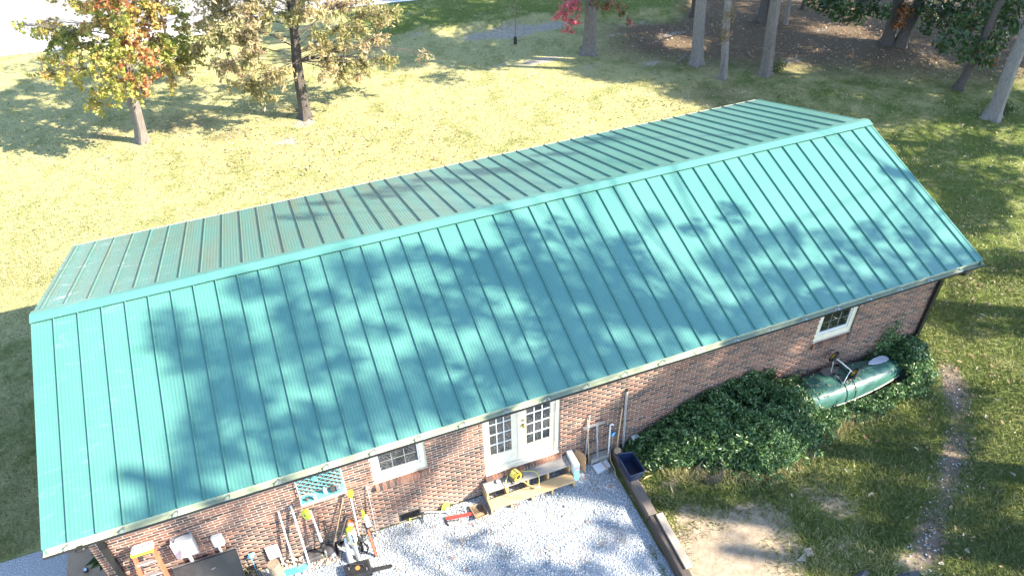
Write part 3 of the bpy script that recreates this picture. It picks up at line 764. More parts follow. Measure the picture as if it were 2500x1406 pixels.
# ---- yellow cord reel on the top tread
c = V3((7.905, .27, .45))
rl = thing('cord_reel', c, 'yellow extension-cord reel with black stand on the top step', 'cord reel')
ax = V3((.35, -.93, .12)).normalized(); cc = c+V3((0, .0, .135))
mb = MB(); mb.lathe([(.10, -.10), (.10, -.085), (.05, -.08), (.05, .06), (.105, .066), (.105, .08), (.06, .085)], cc, ax, 24); mb.build('drum', 'yellow_plastic', rl, True)
mb = MB()
for k in range(7): mb.torus(cc+ax*(-.07+.02*k), ax, .083+.004*(k % 2), .011, 24, 6)
mb.build('wound_cord', 'yellow_cord', rl, True)
mb = MB(); mb.lathe([(.052, .0), (.05, .012), (.02, .013)], cc+ax*.085, ax, 18); fp = mb.build('socket_plate', 'black_plastic', rl, True)
mb = MB(); u = ax.cross(V3((0, 0, 1))).normalized()
for k in (-1, 1):
    e = cc+ax*(.09*k); mb.tube([e+u*.13-V3((0, 0, .125)), e+u*.12+V3((0, 0, .02)), e+u*.02+V3((0, 0, .14)), e-u*.10+V3((0, 0, .06)), e-u*.13-V3((0, 0, .125))], .009, 8)
for k in (-1, 1): mb.tube([cc+ax*.09+u*.13*k-V3((0, 0, .125)), cc-ax*.09+u*.13*k-V3((0, 0, .125))], .009, 8)
mb.tube([cc+ax*.09+u*.02+V3((0, 0, .14)), cc-ax*.09+u*.02+V3((0, 0, .14))], .012, 8)
mb.build('stand', 'black_plastic', rl, True)
# the loose end of the cord: part of the reel
ps = [cc+ax*.05+u*.10, V3((8.02, .13, .46)), V3((8.14, .02, .40)), V3((8.29, -.0, .33)), V3((8.36, .12, .462)), V3((8.33, .28, .458)), V3((8.17, .36, .456)), V3((7.97, .37, .52)), V3((7.78, .33, .56)), V3((7.66, .22, .50)), V3((7.63, .11, .40)), V3((7.70, .03, .25)), V3((7.82, -.03, .236)), V3((7.90, -.075, .234))]
def smooth_path(ps, k=5):
    out = []
    for i in range(len(ps)-1):
        p0, p1, p2, p3 = ps[max(i-1, 0)], ps[i], ps[i+1], ps[min(i+2, len(ps)-1)]
        for j in range(k):
            t = j/k; out.append(.5*((2*p1)+(p2-p0)*t+(2*p0-5*p1+4*p2-p3)*t*t+(3*p1-p0-3*p2+p3)*t**3))
    return out+[ps[-1]]
mb = MB(); mb.tube(smooth_path(ps), .008, 6); mb.build('loose_cord', 'yellow_cord', rl, True)
mb = MB(); mb.box((8.27, -.03, .31), (8.33, .01, .335)); mb.build('plug', 'white_plastic', rl)
# ---- round puck on the step
q = G(1216, 1175, .47); mb = MB(); mb.lathe([(.052, 0), (.055, .006), (.055, .026), (.048, .034), (.03, .036)], (q.x, q.y, .451), n=20)
pk = mb.build('tape_measure_can', 'grey_metal', None, True); tag(pk, 'small round grey tin on the left of the top step', 'tin')
mb = MB(); mb.lathe([(.028, 0), (.026, .006)], (q.x, q.y, .486), n=16); mb.build('tin_lid', 'paper_white', pk)
# ---- retail box and bent cardboard at the right end of the steps
bx_ = thing('carton', (9.2, .2, 0), 'pale blue and white carton with red round logo beside the steps', 'box')
mb = MB(); mb.cbox((9.125, .03, .03), (9.245, .44, .56), .004, Matrix.Translation((0, 0, 0))); mb.build('box_body', 'box_white', bx_)
mb = MB(); mb.box((9.128, .022, .035), (9.242, .029, .54)); mb.build('front_panel', 'light_blue', bx_)
mb = MB(); mb.lathe([(.042, 0), (.042, .002)], (9.185, .0215, .44), (0, -1, 0), 20); lg = mb.build('round_logo', 'red_paint', bx_)
mb = MB(); mb.box((9.16, .0185, .432), (9.21, .0192, .446)); mb.build('logo_stripe', 'paper_white', bx_)
mb = MB(); pts = []
for i in range(9):
    t = i/8; pts.append((9.32+.12*math.sin(t*2.0), .42-.30*t, .30))
vs_ = []
for (x, y, z) in pts: vs_ += [(x, y, .02), (x, y, .56-.03*abs(y)), (x+.012, y+.004, .56-.03*abs(y)), (x+.012, y+.004, .02)]
mb.add(vs_, [(i*4+j, i*4+(j+1) % 4, i*4+4+(j+1) % 4, i*4+4+j) for i in range(8) for j in range(4)]+[(3, 2, 1, 0), (32, 33, 34, 35)])
tag(mb.build('cardboard_sheet', 'cardboard', None, True), 'curved brown cardboard piece behind the pale blue carton', 'cardboard')
# ---- garden tools right of the door
def handle_tool(name, top, bot, label, cat, head=None, r=.014, m='handle_wood'):
    b = G(*bot); t = W(*top, YW-.03)
    if b.y > .36: b = V3((W(*bot).x, .36, 0))
    o = thing(name, (b.x, b.y, 0), label, cat)
    mb = MB(); mb.tube([b+V3((0, 0, .02)), t], [r*1.1, r], 9); mb.build('handle', m, o, True)
    if head == 'shovel':
        mb = MB(); d_ = (t-b).normalized(); s_ = V3((1, 0, 0)); n_ = d_.cross(s_)
        vs_ = [b+d_*.30+s_*.03, b+d_*.26+s_*.10, b+d_*.06+s_*.09+n_*.02, b+d_*-.0+n_*.03, b+d_*.06-s_*.09+n_*.02, b+d_*.26-s_*.10, b+d_*.30-s_*.03]
        mb.plate(vs_, .006); mb.build('blade', 'rubber', o)
    if head == 'fork':
        mb = MB(); d_ = (t-b).normalized()
        for k in (-1.5, -.5, .5, 1.5): mb.tube([b+d_*.34, b+d_*.28+V3((.05*k, 0, 0)), b+d_*.02+V3((.05*k, -.02, 0))], .006, 6)
        mb.build('tines', 'rubber', o)
    return o, b, t
handle_tool('garden_shovel', (1439.5, 1015), (1422, 1129), 'grey-handled shovel leaning crossed behind the wooden handle, right of door', 'shovel', 'shovel', .014, 'galv')
handle_tool('garden_fork', (1434, 1024), (1437.6, 1133), 'pale wooden-handled fork leaning on the wall right of the steps', 'fork', 'fork')
b = G(1458.7, 1128); t = W(1457, 1032, YW-.03)
o = thing('floor_squeegee', (b.x, b.y, 0), 'grey metal T-shaped tool with a long crossbar near the steps', 'squeegee')
mb = MB(); d_ = (t-b).normalized(); mb.box((-.018, -.010, 0), (.018, .010, (t-b).length), Matrix.Translation(b) @ d_.to_track_quat('Z', 'Y').to_matrix().to_4x4()); mb.build('post', 'galv', o)
mb = MB(); a_ = W(1414.6, 1052, YW-.06); e_ = W(1472, 1021, YW-.06); a_.z = e_.z = t.z; a_.x = t.x-.33; e_.x = t.x+.18
mb.box((a_.x, YW-.085, t.z-.018), (e_.x, YW-.035, t.z+.014)); mb.build('crossbar', 'alu', o)
b = V3((G(1483, 1117).x, .30, 0)); t = W(1490, 1037, YW-.03)
o = thing('white_cane', (b.x, b.y, 0), 'slim white plastic pipe leaning by the timber edging', 'pipe')
mb = MB(); mb.tube([b, t], .018, 10); mb.build('tube', 'white_plastic', o, True)
mb = MB(); mb.tube([t, t+V3((.05, .0, .015)), t+V3((.075, .0, -.03))], .02, 8); mb.build('elbow', 'white_plastic', o, True)
handle_tool('hoe', (1519, 996), (1501, 1083), 'brown wooden-handled hoe leaning above the timber end', 'hoe', None, .016)
b = V3((W(1517, 1080).x, .36, 0)); t = W(1531, 952, YW-.03)
o = thing('metal_pole', (b.x, b.y, 0), 'tall grey metal pole leaning on bricks left of the vine', 'pole')
mb = MB(); d_ = (t-b).normalized(); mb.box((-.022, -.016, 0), (.022, .016, (t-b).length), Matrix.Translation(b) @ d_.to_track_quat('Z', 'Y').to_matrix().to_4x4()); mb.build('bar', 'galv', o)
mb = MB(); mb.box((-.026, -.02, (t-b).length-.03), (.026, .02, (t-b).length+.012), Matrix.Translation(b) @ d_.to_track_quat('Z', 'Y').to_matrix().to_4x4()); mb.build('end_cap', 'black_plastic', o)
mb = MB(); q = G(1455, 1112); mb.cbox((q.x-.22, .27, 0), (q.x+.22, .43, .17), .01); tag(mb.build('concrete_block', 'concrete_block'), 'rough grey concrete block against the wall behind the squeegee', 'block')
q = W(1498, 1060, .38)
mb = MB(); mb.add([(q.x-.05, .36, q.z-.04), (q.x+.04, .40, q.z-.06), (q.x+.05, .41, q.z+.03), (q.x-.02, .38, q.z+.05), (q.x-.04, .42, q.z+.0), (q.x+.02, .43, q.z+.02)], [(0, 1, 2, 3), (0, 3, 5, 4), (4, 5, 2, 1), (0, 4, 1), (3, 2, 5)])
mb2 = MB(); mb2.tube([(q.x, .40, 0), (q.x, .395, q.z-.03)], .008, 6); o = mb2.build('blue_scoop', 'handle_wood', None, True); tag(o, 'small blue scoop on a stick between hoe and white pipe', 'scoop'); mb.build('scoop', 'rag_blue', o)
# ---- pale plastic lid with a stick, on the gravel
lb = [G(x, y, .06) for x, y in ((1447, 1137), (1480, 1122), (1490, 1138), (1460, 1153))]
o = thing('plastic_bin_lid', (sum(p.x for p in lb)/4, sum(p.y for p in lb)/4, 0), 'pale plastic container on gravel by the timber corner', 'container')
mb = MB(); mb.plate(lb, .05, V3((0, 0, 1))); mb.build('tub', 'white_plastic', o)
mb = MB(); ctr = sum(lb, V3())/4; mb.plate([ctr+(p-ctr)*1.05+V3((0, 0, .012)) for p in lb], .010, V3((0, 0, 1))); mb.build('lid', 'box_white', o)
mb = MB(); a_, e_ = G(1466, 1123, .09), G(1485, 1147, .09); mb.tube([a_, e_], .016, 6); tag(mb.build('wood_stick', 'handle_wood', None, True), 'short wooden stick lying across the pale container', 'stick')
# ---- timber edging: two long stacked timbers, a plank and a sawn end piece
def oriented_box(a, b, wd, z0, z1, mb, c=.012):
    d = (b-a); L_ = d.length; ang = math.atan2(d.y, d.x)
    mb.cbox((0, -wd/2, z0), (L_, wd/2, z1), c, Matrix.Translation((a.x, a.y, 0)) @ Matrix.Rotation(ang, 4, 'Z')); return mb
A0 = V3((10.26, .36, 0)); A1 = V3((10.12, -3.4, 0))
te = thing('timber_edging', (10.2, -1.5, 0), 'dark weathered railway-sleeper wall edging the gravel pad', 'retaining wall')
mb = oriented_box(A0, lerp(A0, A1, .47), .20, -.03, .13, MB()); mb.build('timber', 'timber', te)
mb = oriented_box(lerp(A0, A1, .475), A1, .20, -.03, .13, MB()); mb.build('timber', 'timber', te)
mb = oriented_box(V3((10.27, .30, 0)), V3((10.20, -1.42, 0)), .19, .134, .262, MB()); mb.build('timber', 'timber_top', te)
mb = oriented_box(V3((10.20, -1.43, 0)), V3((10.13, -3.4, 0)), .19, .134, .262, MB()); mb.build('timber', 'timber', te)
mb = oriented_box(V3((10.31, -1.47, 0)), V3((10.26, -2.70, 0)), .15, .266, .305, MB(), .004); tag(mb.build('plank', 'plank_wood'), 'light sawn plank lying on the dark timber edging', 'plank')
q = G(1508, 1100, .30); mb = MB(); mb.lathe([(.07, 0), (.075, .05), (.07, .07), (.02, .075)], (q.x, .22, .264), n=12); tag(mb.build('wood_offcut', 'handle_wood', None, True), 'round sawn wood offcut on the house end of timber edging', 'offcut')
mb = MB(); mb.tube([V3((10.10, .30, .30)), V3((10.02, .1, .20)), V3((10.05, -.05, .10)), V3((10.0, -.25, .03))], .008, 6); tag(mb.build('old_rope', 'handle_wood', None, True), 'frayed rope end hanging over the timber edging', 'rope')
# ---- blue tote
tt = [V3((10.085, -.03, .56)), V3((10.415, -.10, .56)), V3((10.425, -.63, .56)), V3((10.08, -.62, .56))]
ctr = sum(tt, V3())/4; base = [ctr+(p-ctr)*.84 for p in tt]
for p in base: p.z = .268
to = thing('storage_tote', (ctr.x, ctr.y, .266), 'open navy blue plastic tote resting on the timber edging', 'tote')
def ringpts(q, k=.12):
    out = []
    for i in range(4):
        a_, b_, c_ = q[i-1], q[i], q[(i+1) % 4]
        out += [lerp(b_, a_, k), lerp(b_, a_, k*.3)*.5+lerp(b_, c_, k*.3)*.5, lerp(b_, c_, k)]
    return out
rings = [ringpts(base), ringpts(tt)]
inn = [[ctr+(p-ctr)*.96 if p.z > .4 else V3((ctr.x, ctr.y, p.z))+(p-V3((ctr.x, ctr.y, p.z)))*.96+V3((0, 0, .01)) for p in r] for r in rings]
for p in inn[1]: p.z = .56
mb = MB(); n = 12; allr = [rings[0], rings[1], inn[1], inn[0]]
mb.add([p for r in allr for p in r], [tuple(range(n-1, -1, -1)), tuple(range(3*n, 4*n))]+[(k*n+i, k*n+(i+1) % n, (k+1)*n+(i+1) % n, (k+1)*n+i) for k in range(3) for i in range(n)])
mb.build('tub', 'blue_tote', to)
mb = MB(); rim = [ctr+(p-ctr)*1.02 for p in rings[1]]; mb.tube(rim+[rim[0]], .014, 6); mb.build('rim', 'blue_tote', to, True)
mb = MB(); mb.tube([lerp(tt[2], tt[3], .3)+V3((0, -.02, -.05)), lerp(tt[2], tt[3], .7)+V3((0, -.02, -.05))], .012, 6); mb.build('grip', 'blue_tote', to, True)
# ---- paint tray, trimmer parts and the red hedge trimmer on the gravel
pt = [V3((6.68, .14, .02)), V3((6.96, .215, .02)), V3((7.15, -.02, .13)), V3((6.86, -.14, .13))]
pt = [G(1146, 1236, .06), G(1176, 1226, .06), G(1192, 1254, .13), G(1164, 1267, .13)]
o = thing('paint_tray', (6.93, .05, 0), 'brown paint tray leaning on gravel left of the steps', 'paint tray')
ctr = sum(pt, V3())/4; low = [ctr+(p-ctr)*.82-V3((0, 0, .045)) for p in pt]
mb = MB(); mb.add(pt+low, [(0, 1, 5, 4), (1, 2, 6, 5), (2, 3, 7, 6), (3, 0, 4, 7), (4, 5, 6, 7)]); mb.add([p-V3((0, 0, .006)) for p in pt+low], [(4, 5, 1, 0), (5, 6, 2, 1), (6, 7, 3, 2), (7, 4, 0, 3), (7, 6, 5, 4)]); mb.build('pan', 'brown_tray', o)
mb = MB(); mb.tube(pt+[pt[0]], .009, 6); mb.build('rim', 'cardboard', o, True)
mb = MB()
for k in range(6):
    f_ = .62+.06*k; mb.tube([lerp(low[0], low[3], f_)+V3((0, 0, .006)), lerp(low[1], low[2], f_)+V3((0, 0, .006))], .005, 5)
mb.build('ribs', 'cardboard', o, True)
o = thing('string_trimmer', (6.0, .18, 0), 'black and white string trimmer lying in front of the crawl vent', 'trimmer')
a_ = G(985, 1253, .12); c_ = G(1036, 1250, .10); e_ = G(1100, 1247, .09)
mb = MB(); mb.tube([a_, c_], .022, 8); mb.build('motor_tube', 'black_plastic', o, True)
mb = MB(); mb.tube([c_, e_], .014, 8); mb.build('shaft', 'white_plastic', o, True)
mb = MB(); mb.tube([c_+V3((-.05, 0, 0)), G(1033, 1273, .03), G(1029, 1276, .02)], .012, 6); mb.tube([G(1033, 1262, .06), G(1003, 1268, .05)], .012, 6); mb.build('loop_handle', 'black_plastic', o, True)
mb = MB(); q = G(1001, 1267, .03); mb.cbox((q.x-.025, q.y-.03, 0), (q.x+.025, q.y+.03, .06), .008); mb.build('trigger', 'lime_plastic', o)
mb = MB(); q = G(1088, 1239, .06); mb.add([q+V3((-.10, -.03, 0)), q+V3((.05, -.05, .0)), q+V3((.12, .05, .05)), q+V3((.02, .05, .12)), q+V3((-.06, .02, .09))], [(0, 1, 2, 3, 4), (4, 3, 2, 1, 0)]); mb.build('guard', 'lime_plastic', o)
mb = MB(); mb.lathe([(.045, 0), (.05, .02), (.05, .07), (.03, .09)], G(1093, 1249, .02), n=14); mb.build('spool', 'white_plastic', o, True)
o = thing('hedge_shears', (6.6, .0, 0), 'red-bladed hedge trimmer lying on gravel beside the paint tray', 'hedge trimmer')
a_ = G(1088, 1264, .06); e_ = G(1155, 1252, .08); d_ = (e_-a_).normalized(); n_ = V3((-d_.y, d_.x, 0))
mb = MB(); mb.plate([a_-n_*.035, e_-n_*.03, e_+n_*.03, a_+n_*.035], .03, V3((0, 0, 1))); mb.build('blade_cover', 'red_paint', o)
mb = MB(); mb.tube([a_+V3((0, 0, -.02)), G(1090, 1276, .03), G(1096, 1282, .02)], .018, 6); mb.tube([G(1092, 1272, .04), G(1120, 1268, .02)], .012, 6); mb.build('grip', 'black_plastic', o, True)
mb = MB(); 
for i, p in enumerate(((1100, 1245), (1117, 1241), (1138, 1246))): pass
mb.tube([G(1100, 1245, .05), G(1118, 1242, .05), G(1138, 1246, .04)], .012, 6); mb.tube([G(1138, 1246, .04), G(1136, 1253, .02)], .01, 6); tag(mb.build('steel_rod', 'galv', None, True), 'bent grey rod between trimmer spool and paint tray', 'rod')
mb = MB(); a_ = G(1163, 1290, .01); e_ = G(1112, 1345, .01); mb.tube([a_, e_], .012, 6); tag(mb.build('pale_stick', 'handle_wood', None, True), 'pale straight stick lying alone on the open gravel', 'stick')
# ---- wall lattice shelf
sh = thing('lattice_shelf', (4.17, .3, 1.86), 'teal metal lattice shelf hung on the wall left of the window', 'wall shelf')
xa, xb, zb, zt = 3.765, 4.58, 1.88, 2.42
mb = MB(); 
for x in (xa, xb): mb.tube([(x, .42, zt), (x, .41, zb), (x, .20, zb), (x, .19, zb+.05)], .009, 6)
mb.tube([(xa, .42, zt), (xb, .42, zt)], .009, 6); mb.tube([(xa, .19, zb+.05), (xb, .19, zb+.05)], .009, 6); mb.build('frame', 'white_plastic', sh, True)
wx = xb-xa
def clipx(p, q):
    d_ = q-p; ta, tb = (xa-p.x)/d_.x, (xb-p.x)/d_.x
    t0 = max(0, min(ta, tb)); t1 = min(1, max(ta, tb))
    return (p+d_*t0, p+d_*t1) if t1 > t0+.05 else None
for sgn in (1, -1):
    for k in range(-5, 12):
        p0 = V3((xa+wx*k/6, .425+.007*sgn, zb+.02)); cq = clipx(p0, p0+V3((sgn*.60, 0, .52)))
        if cq: m_ = MB(); m_.tube(cq, .0075, 5); m_.build('lattice_bar', 'teal_paint', sh, True)
mb = MB(); mb.box((xa+.01, .20, zb-.006), (xb-.01, .41, zb+.004)); mb.build('tray', 'teal_paint', sh)
mb = MB(); mb.box((xa+.01, .186, zb-.0), (xb-.01, .192, zb+.048)); mb.build('front_lip', 'white_plastic', sh)
mb = MB(); mb.box((4.05, .405, 2.22), (4.15, .414, 2.30)); mb.build('name_plate', 'teal_paint', sh)
for i, (x, y, r_, h_, m_, l) in enumerate(((4.02, .27, .035, .12, 'glass_jar', 'pale glass jar in the middle of the lattice shelf'), (4.22, .33, .035, .14, 'paper_white', 'white bottle standing on the lattice shelf'), (4.36, .31, .0, 0, '', ''), (3.88, .29, .03, .06, 'brown_tray', 'small dark pot at the left of the lattice shelf'))):
    if r_ == 0: continue
    mb = MB(); mb.lathe([(r_*.95, 0), (r_, .01), (r_, h_*.7), (r_*.5, h_*.85), (r_*.5, h_)], (x, y, zb+.005), n=14); tag(mb.build(('jar', 'bottle', '', 'pot')[i], m_, None, True), l, ('jar', 'bottle', '', 'pot')[i])
for i, x in enumerate((4.36, 4.46)):
    mb = MB(); mb.cbox((x-.04, .27, zb+.005), (x+.035, .36, zb+.11-.02*i), .006); tag(mb.build('tin_box', ('paddle_dark', 'grey_metal')[i], None), ('dark square tin on the right half of the lattice shelf', 'grey tin at the right end of the lattice shelf')[i], 'tin')
# ---- two white poles, thin pole
pole('white_pole', W(680, 1249, .42), G(719.5, 1381), .017, 'white_plastic', 'left of two white poles leaning by the wood post', 'pole', None)
pole('white_pole', W(709.5, 1233, .42), G(757.7, 1385), .020, 'white_plastic', 'longer white pole leaning just left of the lattice shelf', 'pole', None)
b = G(921, 1308); t = W(896, 1190, .42)
o = thing('thin_pole', (b.x, b.y, 0), 'thin grey pole with a round white knob leaning below the window', 'pole')
mb = MB(); mb.tube([b, t], .010, 8); mb.build('rod', 'galv', o, True)
mb = MB(); mb.lathe([(.01, -.03), (.028, -.01), (.032, .01), (.02, .035)], t, n=12); mb.build('knob', 'white_plastic', o, True)
mb = MB(); mb.lathe([(.025, 0), (.025, .05), (.012, .06)], b, n=10); mb.build('foot', 'handle_wood', o, True)
# ---- standing string trimmers, blower, red hedge trimmer
def arr(name, label, cat, b): return thing(name, (b.x, b.y, 0), label, cat)
b = G(800, 1362); t = W(757, 1246, .36)
o = arr('string_trimmer', 'lime-headed string trimmer standing upside down below the lattice shelf', 'trimmer', b)
L1 = lerp(t, b, .42); L2 = lerp(t, b, .62)
mb = MB(); mb.tube([t, L1], .017, 8); mb.build('shaft', 'white_plastic', o, True)
mb = MB(); mb.lathe([(.095, -.03), (.10, -.01), (.10, .03), (.085, .04)], t+V3((-.075, -.05, .0)), (-.75, -.62, .2), 22); hd = mb.build('spool_cover', 'lime_plastic', o, True)
mb = MB(); mb.lathe([(.018, 0), (.012, .012)], t+V3((-.105, -.075, .008)), (-.75, -.62, .2), 12); mb.build('spool_button', 'black_plastic', hd, True)
mb = MB(); mb.torus(t+V3((.09, -.02, .0)), (.3, .9, .2), .055, .007, 16, 6); mb.build('wire_guard', 'rubber', o, True)
mb = MB(); mb.torus(L1+V3((.01, -.03, -.02)), (0, .75, .66), .075, .011, 18, 6); mb.build('loop_handle', 'grey_metal', o, True)
mb = MB(); mb.tube([L1, L2], [.022, .03], 8); mb.build('grip', 'white_plastic', o, True)
mb = MB(); mb.lathe([(.03, 0), (.05, .03), (.05, .15), (.03, .18)], lerp(t, b, .68), (b-t).normalized(), 12); mb.build('motor', 'black_plastic', o, True)
mb = MB(); mb.cbox((-.05, -.04, -.03), (.05, .04, .03), .01, Matrix.Translation(G(794, 1351, .07))); mb.build('battery', 'lime_plastic', o)
mb = MB(); mb.tube([lerp(t, b, .8), b], .022, 8); mb.build('rear_handle', 'grey_metal', o, True)
b = G(886, 1345); t = W(853, 1200, .36)
o = arr('string_trimmer', 'string trimmer with lime guard reaching above the leaf blower', 'trimmer', b)
mb = MB(); mb.tube([t, lerp(t, b, .72)], .016, 8); mb.build('shaft', 'white_plastic', o, True)
mb = MB(); mb.plate([t+V3((-.05, -.03, -.12)), t+V3((.02, -.05, -.15)), t+V3((.07, -.03, -.02)), t+V3((.05, -.02, .07)), t+V3((-.03, -.02, .05))], .02); mb.build('guard', 'lime_plastic', o)
k_ = lerp(t, b, .45); mb = MB(); mb.torus(k_+V3((.03, -.04, 0)), (0, .8, .6), .08, .012, 18, 6); mb.build('loop_handle', 'grey_metal', o, True)
mb = MB(); mb.lathe([(.03, 0), (.055, .03), (.055, .13), (.03, .16)], lerp(t, b, .72), (b-t).normalized(), 12); mb.build('motor', 'black_plastic', o, True)
mb = MB(); mb.tube([lerp(t, b, .85), b], .03, 8); mb.build('rear_handle', 'black_plastic', o, True)
# orange cord winder hanging by its shaft
q = W(857, 1277, .30); o = thing('cord_winder', (q.x, q.y, 0), 'orange and white cord winder above the leaf blower', 'cord reel')
mb = MB(); mb.lathe([(.075, -.03), (.08, -.02), (.05, -.015), (.05, .015), (.08, .02), (.075, .03)], q, (-.2, -.9, .35), 20); mb.build('drum', 'orange_plastic', o, True)
mb = MB(); mb.lathe([(.05, 0), (.05, .012), (.02, .014)], q+V3((-.2, -.9, .35)).normalized()*.03, (-.2, -.9, .35), 16); mb.build('hub', 'white_plastic', o, True)
mb = MB(); mb.tube([q+V3((0, .05, -.04)), V3((q.x+.02, .36, 0))], .012, 6); mb.build('stake', 'grey_metal', o, True)
# leaf blower
b = G(876, 1366); t = W(852, 1288, .22)
o = arr('leaf_blower', 'lime and white leaf blower standing on its grey tube', 'leaf blower', b)
d_ = (b-t).normalized(); Lb = (b-t).length
mb = MB(); mb.lathe([(.03, -.02), (.065, .0), (.078, .10), (.072, .30), (.055, .36)], t, d_, 16); mb.build('body', 'lime_plastic', o, True)
mb = MB(); mb.lathe([(.06, .05), (.082, .08), (.080, .30), (.06, .33)], t+V3((.012, -.012, .01)), d_, 16); mb.build('side_cover', 'white_plastic', o, True)
mb = MB(); mb.tube([t+d_*.08+V3((.02, -.1, .03)), t+d_*.14+V3((.02, -.13, .03)), t+d_*.28+V3((.02, -.1, .03))], .012, 6); mb.build('handle', 'black_plastic', o, True)
mb = MB(); mb.tube([t+d_*.34, b], [.052, .04], 14); mb.build('nozzle', 'grey_metal', o, True)
b2 = G(856, 1371); t2 = W(842, 1310, .20); mb = MB(); mb.tube([t2, b2], [.03, .062], 12); tag(mb.build('blower_extension', 'meter_grey', None, True), 'pale grey cone tube standing left of the leaf blower', 'tube')
pole('striped_stake', W(846, 1263, .35), G(826, 1328), .012, 'alu', 'thin red-tipped metal stake leaning left of leaf blower', 'stake')
mb = MB(); mb.tube([W(855, 1241, .38), G(884, 1340)], .007, 6); tag(mb.build('spray_wand', 'rubber', None, True), 'thin black wand leaning across the trimmers', 'wand')
b = G(920, 1359); t = W(884, 1246, .25)
o = arr('hedge_trimmer', 'hedge trimmer standing on its long orange-red blade', 'hedge trimmer', b)
d_ = (b-t); 
mb = MB(); mb.tube([t, lerp(t, b, .18)], [.028, .04], 10); mb.build('rear_handle', 'lime_plastic', o, True)
mb = MB(); mb.tube([lerp(t, b, .1)+V3((.03, -.02, 0)), lerp(t, b, .3)+V3((.03, -.02, 0))], [.04, .055], 10); mb.build('motor_housing', 'white_plastic', o, True)
mb = MB(); mb.tube([lerp(t, b, .27), lerp(t, b, .37)], [.05, .05], 8); mb.build('gearbox', 'black_plastic', o, True)
mb = MB(); mb.torus(lerp(t, b, .34), d_.normalized(), .11, .012, 20, 6, -.4, 3.6); mb.build('front_guard', 'grey_metal', o, True)
dn = d_.normalized(); sx = dn.cross(V3((0, -1, .4))).normalized(); nn_ = sx.cross(dn)
for wd, th, m_, nm in ((.032, .012, 'black_plastic', 'blade_teeth'), (.017, .018, 'orange_frp', 'blade_bar')):
    mb = MB(); p0, p1 = lerp(t, b, .37), b; mb.add([p0-sx*wd-nn_*th, p0+sx*wd-nn_*th, p0+sx*wd+nn_*th, p0-sx*wd+nn_*th, p1-sx*wd*.9-nn_*th, p1+sx*wd*.9-nn_*th, p1+sx*wd*.9+nn_*th, p1-sx*wd*.9+nn_*th], [(0, 1, 2, 3), (7, 6, 5, 4), (0, 4, 5, 1), (1, 5, 6, 2), (2, 6, 7, 3), (3, 7, 4, 0)]); mb.build(nm, m_, o)
# black cable bundle, black basin, grey stand
q = G(884, 1312, .05); mb = MB()
mb.torus(q+V3((.03, 0, .04)), (.2, .6, .7), .055, .009, 18, 6); mb.torus(q+V3((-.05, .02, .03)), (.4, .5, .6), .045, .009, 18, 6); mb.tube(smooth_path([q+V3((-.12, -.1, -.02)), q+V3((-.05, -.12, -.02)), q+V3((.08, -.06, -.0)), q+V3((.14, .02, .02))]), .009, 6)
tag(mb.build('cable_coil', 'rubber', None, True), 'black cable coil on gravel behind the hedge trimmer', 'cable')
q = G(828, 1322); mb = MB(); mb.lathe([(.10, 0), (.155, .10), (.16, .11), (.15, .10), (.10, .015), (.0, .013)], (q.x, q.y, 0.012), n=20); tag(mb.build('black_basin', 'black_plastic', None, True), 'round black basin half hidden behind the leaf blower', 'basin')
q = G(818, 1364); o = thing('tool_charger', (q.x, q.y, 0), 'grey wedge-shaped charger stand with black side left of blower', 'charger')
mb = MB(); mb.add([V3((q.x-.08, q.y+.28, .02)), V3((q.x+.02, q.y+.28, .02)), V3((q.x+.05, q.y-.05, .02)), V3((q.x-.03, q.y-.06, .02)), V3((q.x-.08, q.y+.28, .17)), V3((q.x+.02, q.y+.28, .17)), V3((q.x+.05, q.y-.05, .06)), V3((q.x-.03, q.y-.06, .06))], [(3, 2, 1, 0), (4, 5, 6, 7), (0, 1, 5, 4), (1, 2, 6, 5), (2, 3, 7, 6), (3, 0, 4, 7)]); mb.build('wedge', 'meter_grey', o)
mb = MB(); mb.cbox((q.x+.055, q.y-.06, .012), (q.x+.10, q.y+.26, .10), .01); mb.build('side_pack', 'black_plastic', o)
# chainsaw in its black case
cs_ = [G(838, 1378, .17), G(900, 1360, .17), G(909, 1393, .17), G(846, 1412, .17)]; ctr = sum(cs_, V3())/4
o = thing('chainsaw_case', (ctr.x, ctr.y, 0), 'black chainsaw case with the bar sheath sticking out right', 'chainsaw case')
mb = MB(); top = [ctr+(p-ctr)*.88 for p in cs_]; mid = [p-V3((0, 0, .05)) for p in cs_]; bot = [V3((p.x, p.y, .012)) for p in [ctr+(p-ctr)*.96 for p in cs_]]
mb.add(top+mid+bot, [(0, 3, 2, 1), (8, 9, 10, 11)]+[(i, (i+1) % 4, 4+(i+1) % 4, 4+i) for i in range(4)]+[(4+i, 4+(i+1) % 4, 8+(i+1) % 4, 8+i) for i in range(4)]); mb.build('case', 'black_plastic', o)
mb = MB(); mb.tube([ctr+V3((-.14, .06, .0)), ctr+V3((-.12, .10, .04)), ctr+V3((.10, .02, .04)), ctr+V3((.12, -.02, .0))], .012, 6); mb.build('handle', 'rubber', o, True)
mb = MB(); mb.lathe([(.045, .0), (.045, .006)], ctr+V3((.0, -.0, .001)), n=18); mb.build('round_badge', 'orange_plastic', o)
for p in ((-.16, .05), (.16, -.08)): mb = MB(); mb.box((ctr.x+p[0]-.008, ctr.y+p[1]-.03, .168), (ctr.x+p[0]+.008, ctr.y+p[1]+.03, .174)); mb.build('latch', 'alu', o)
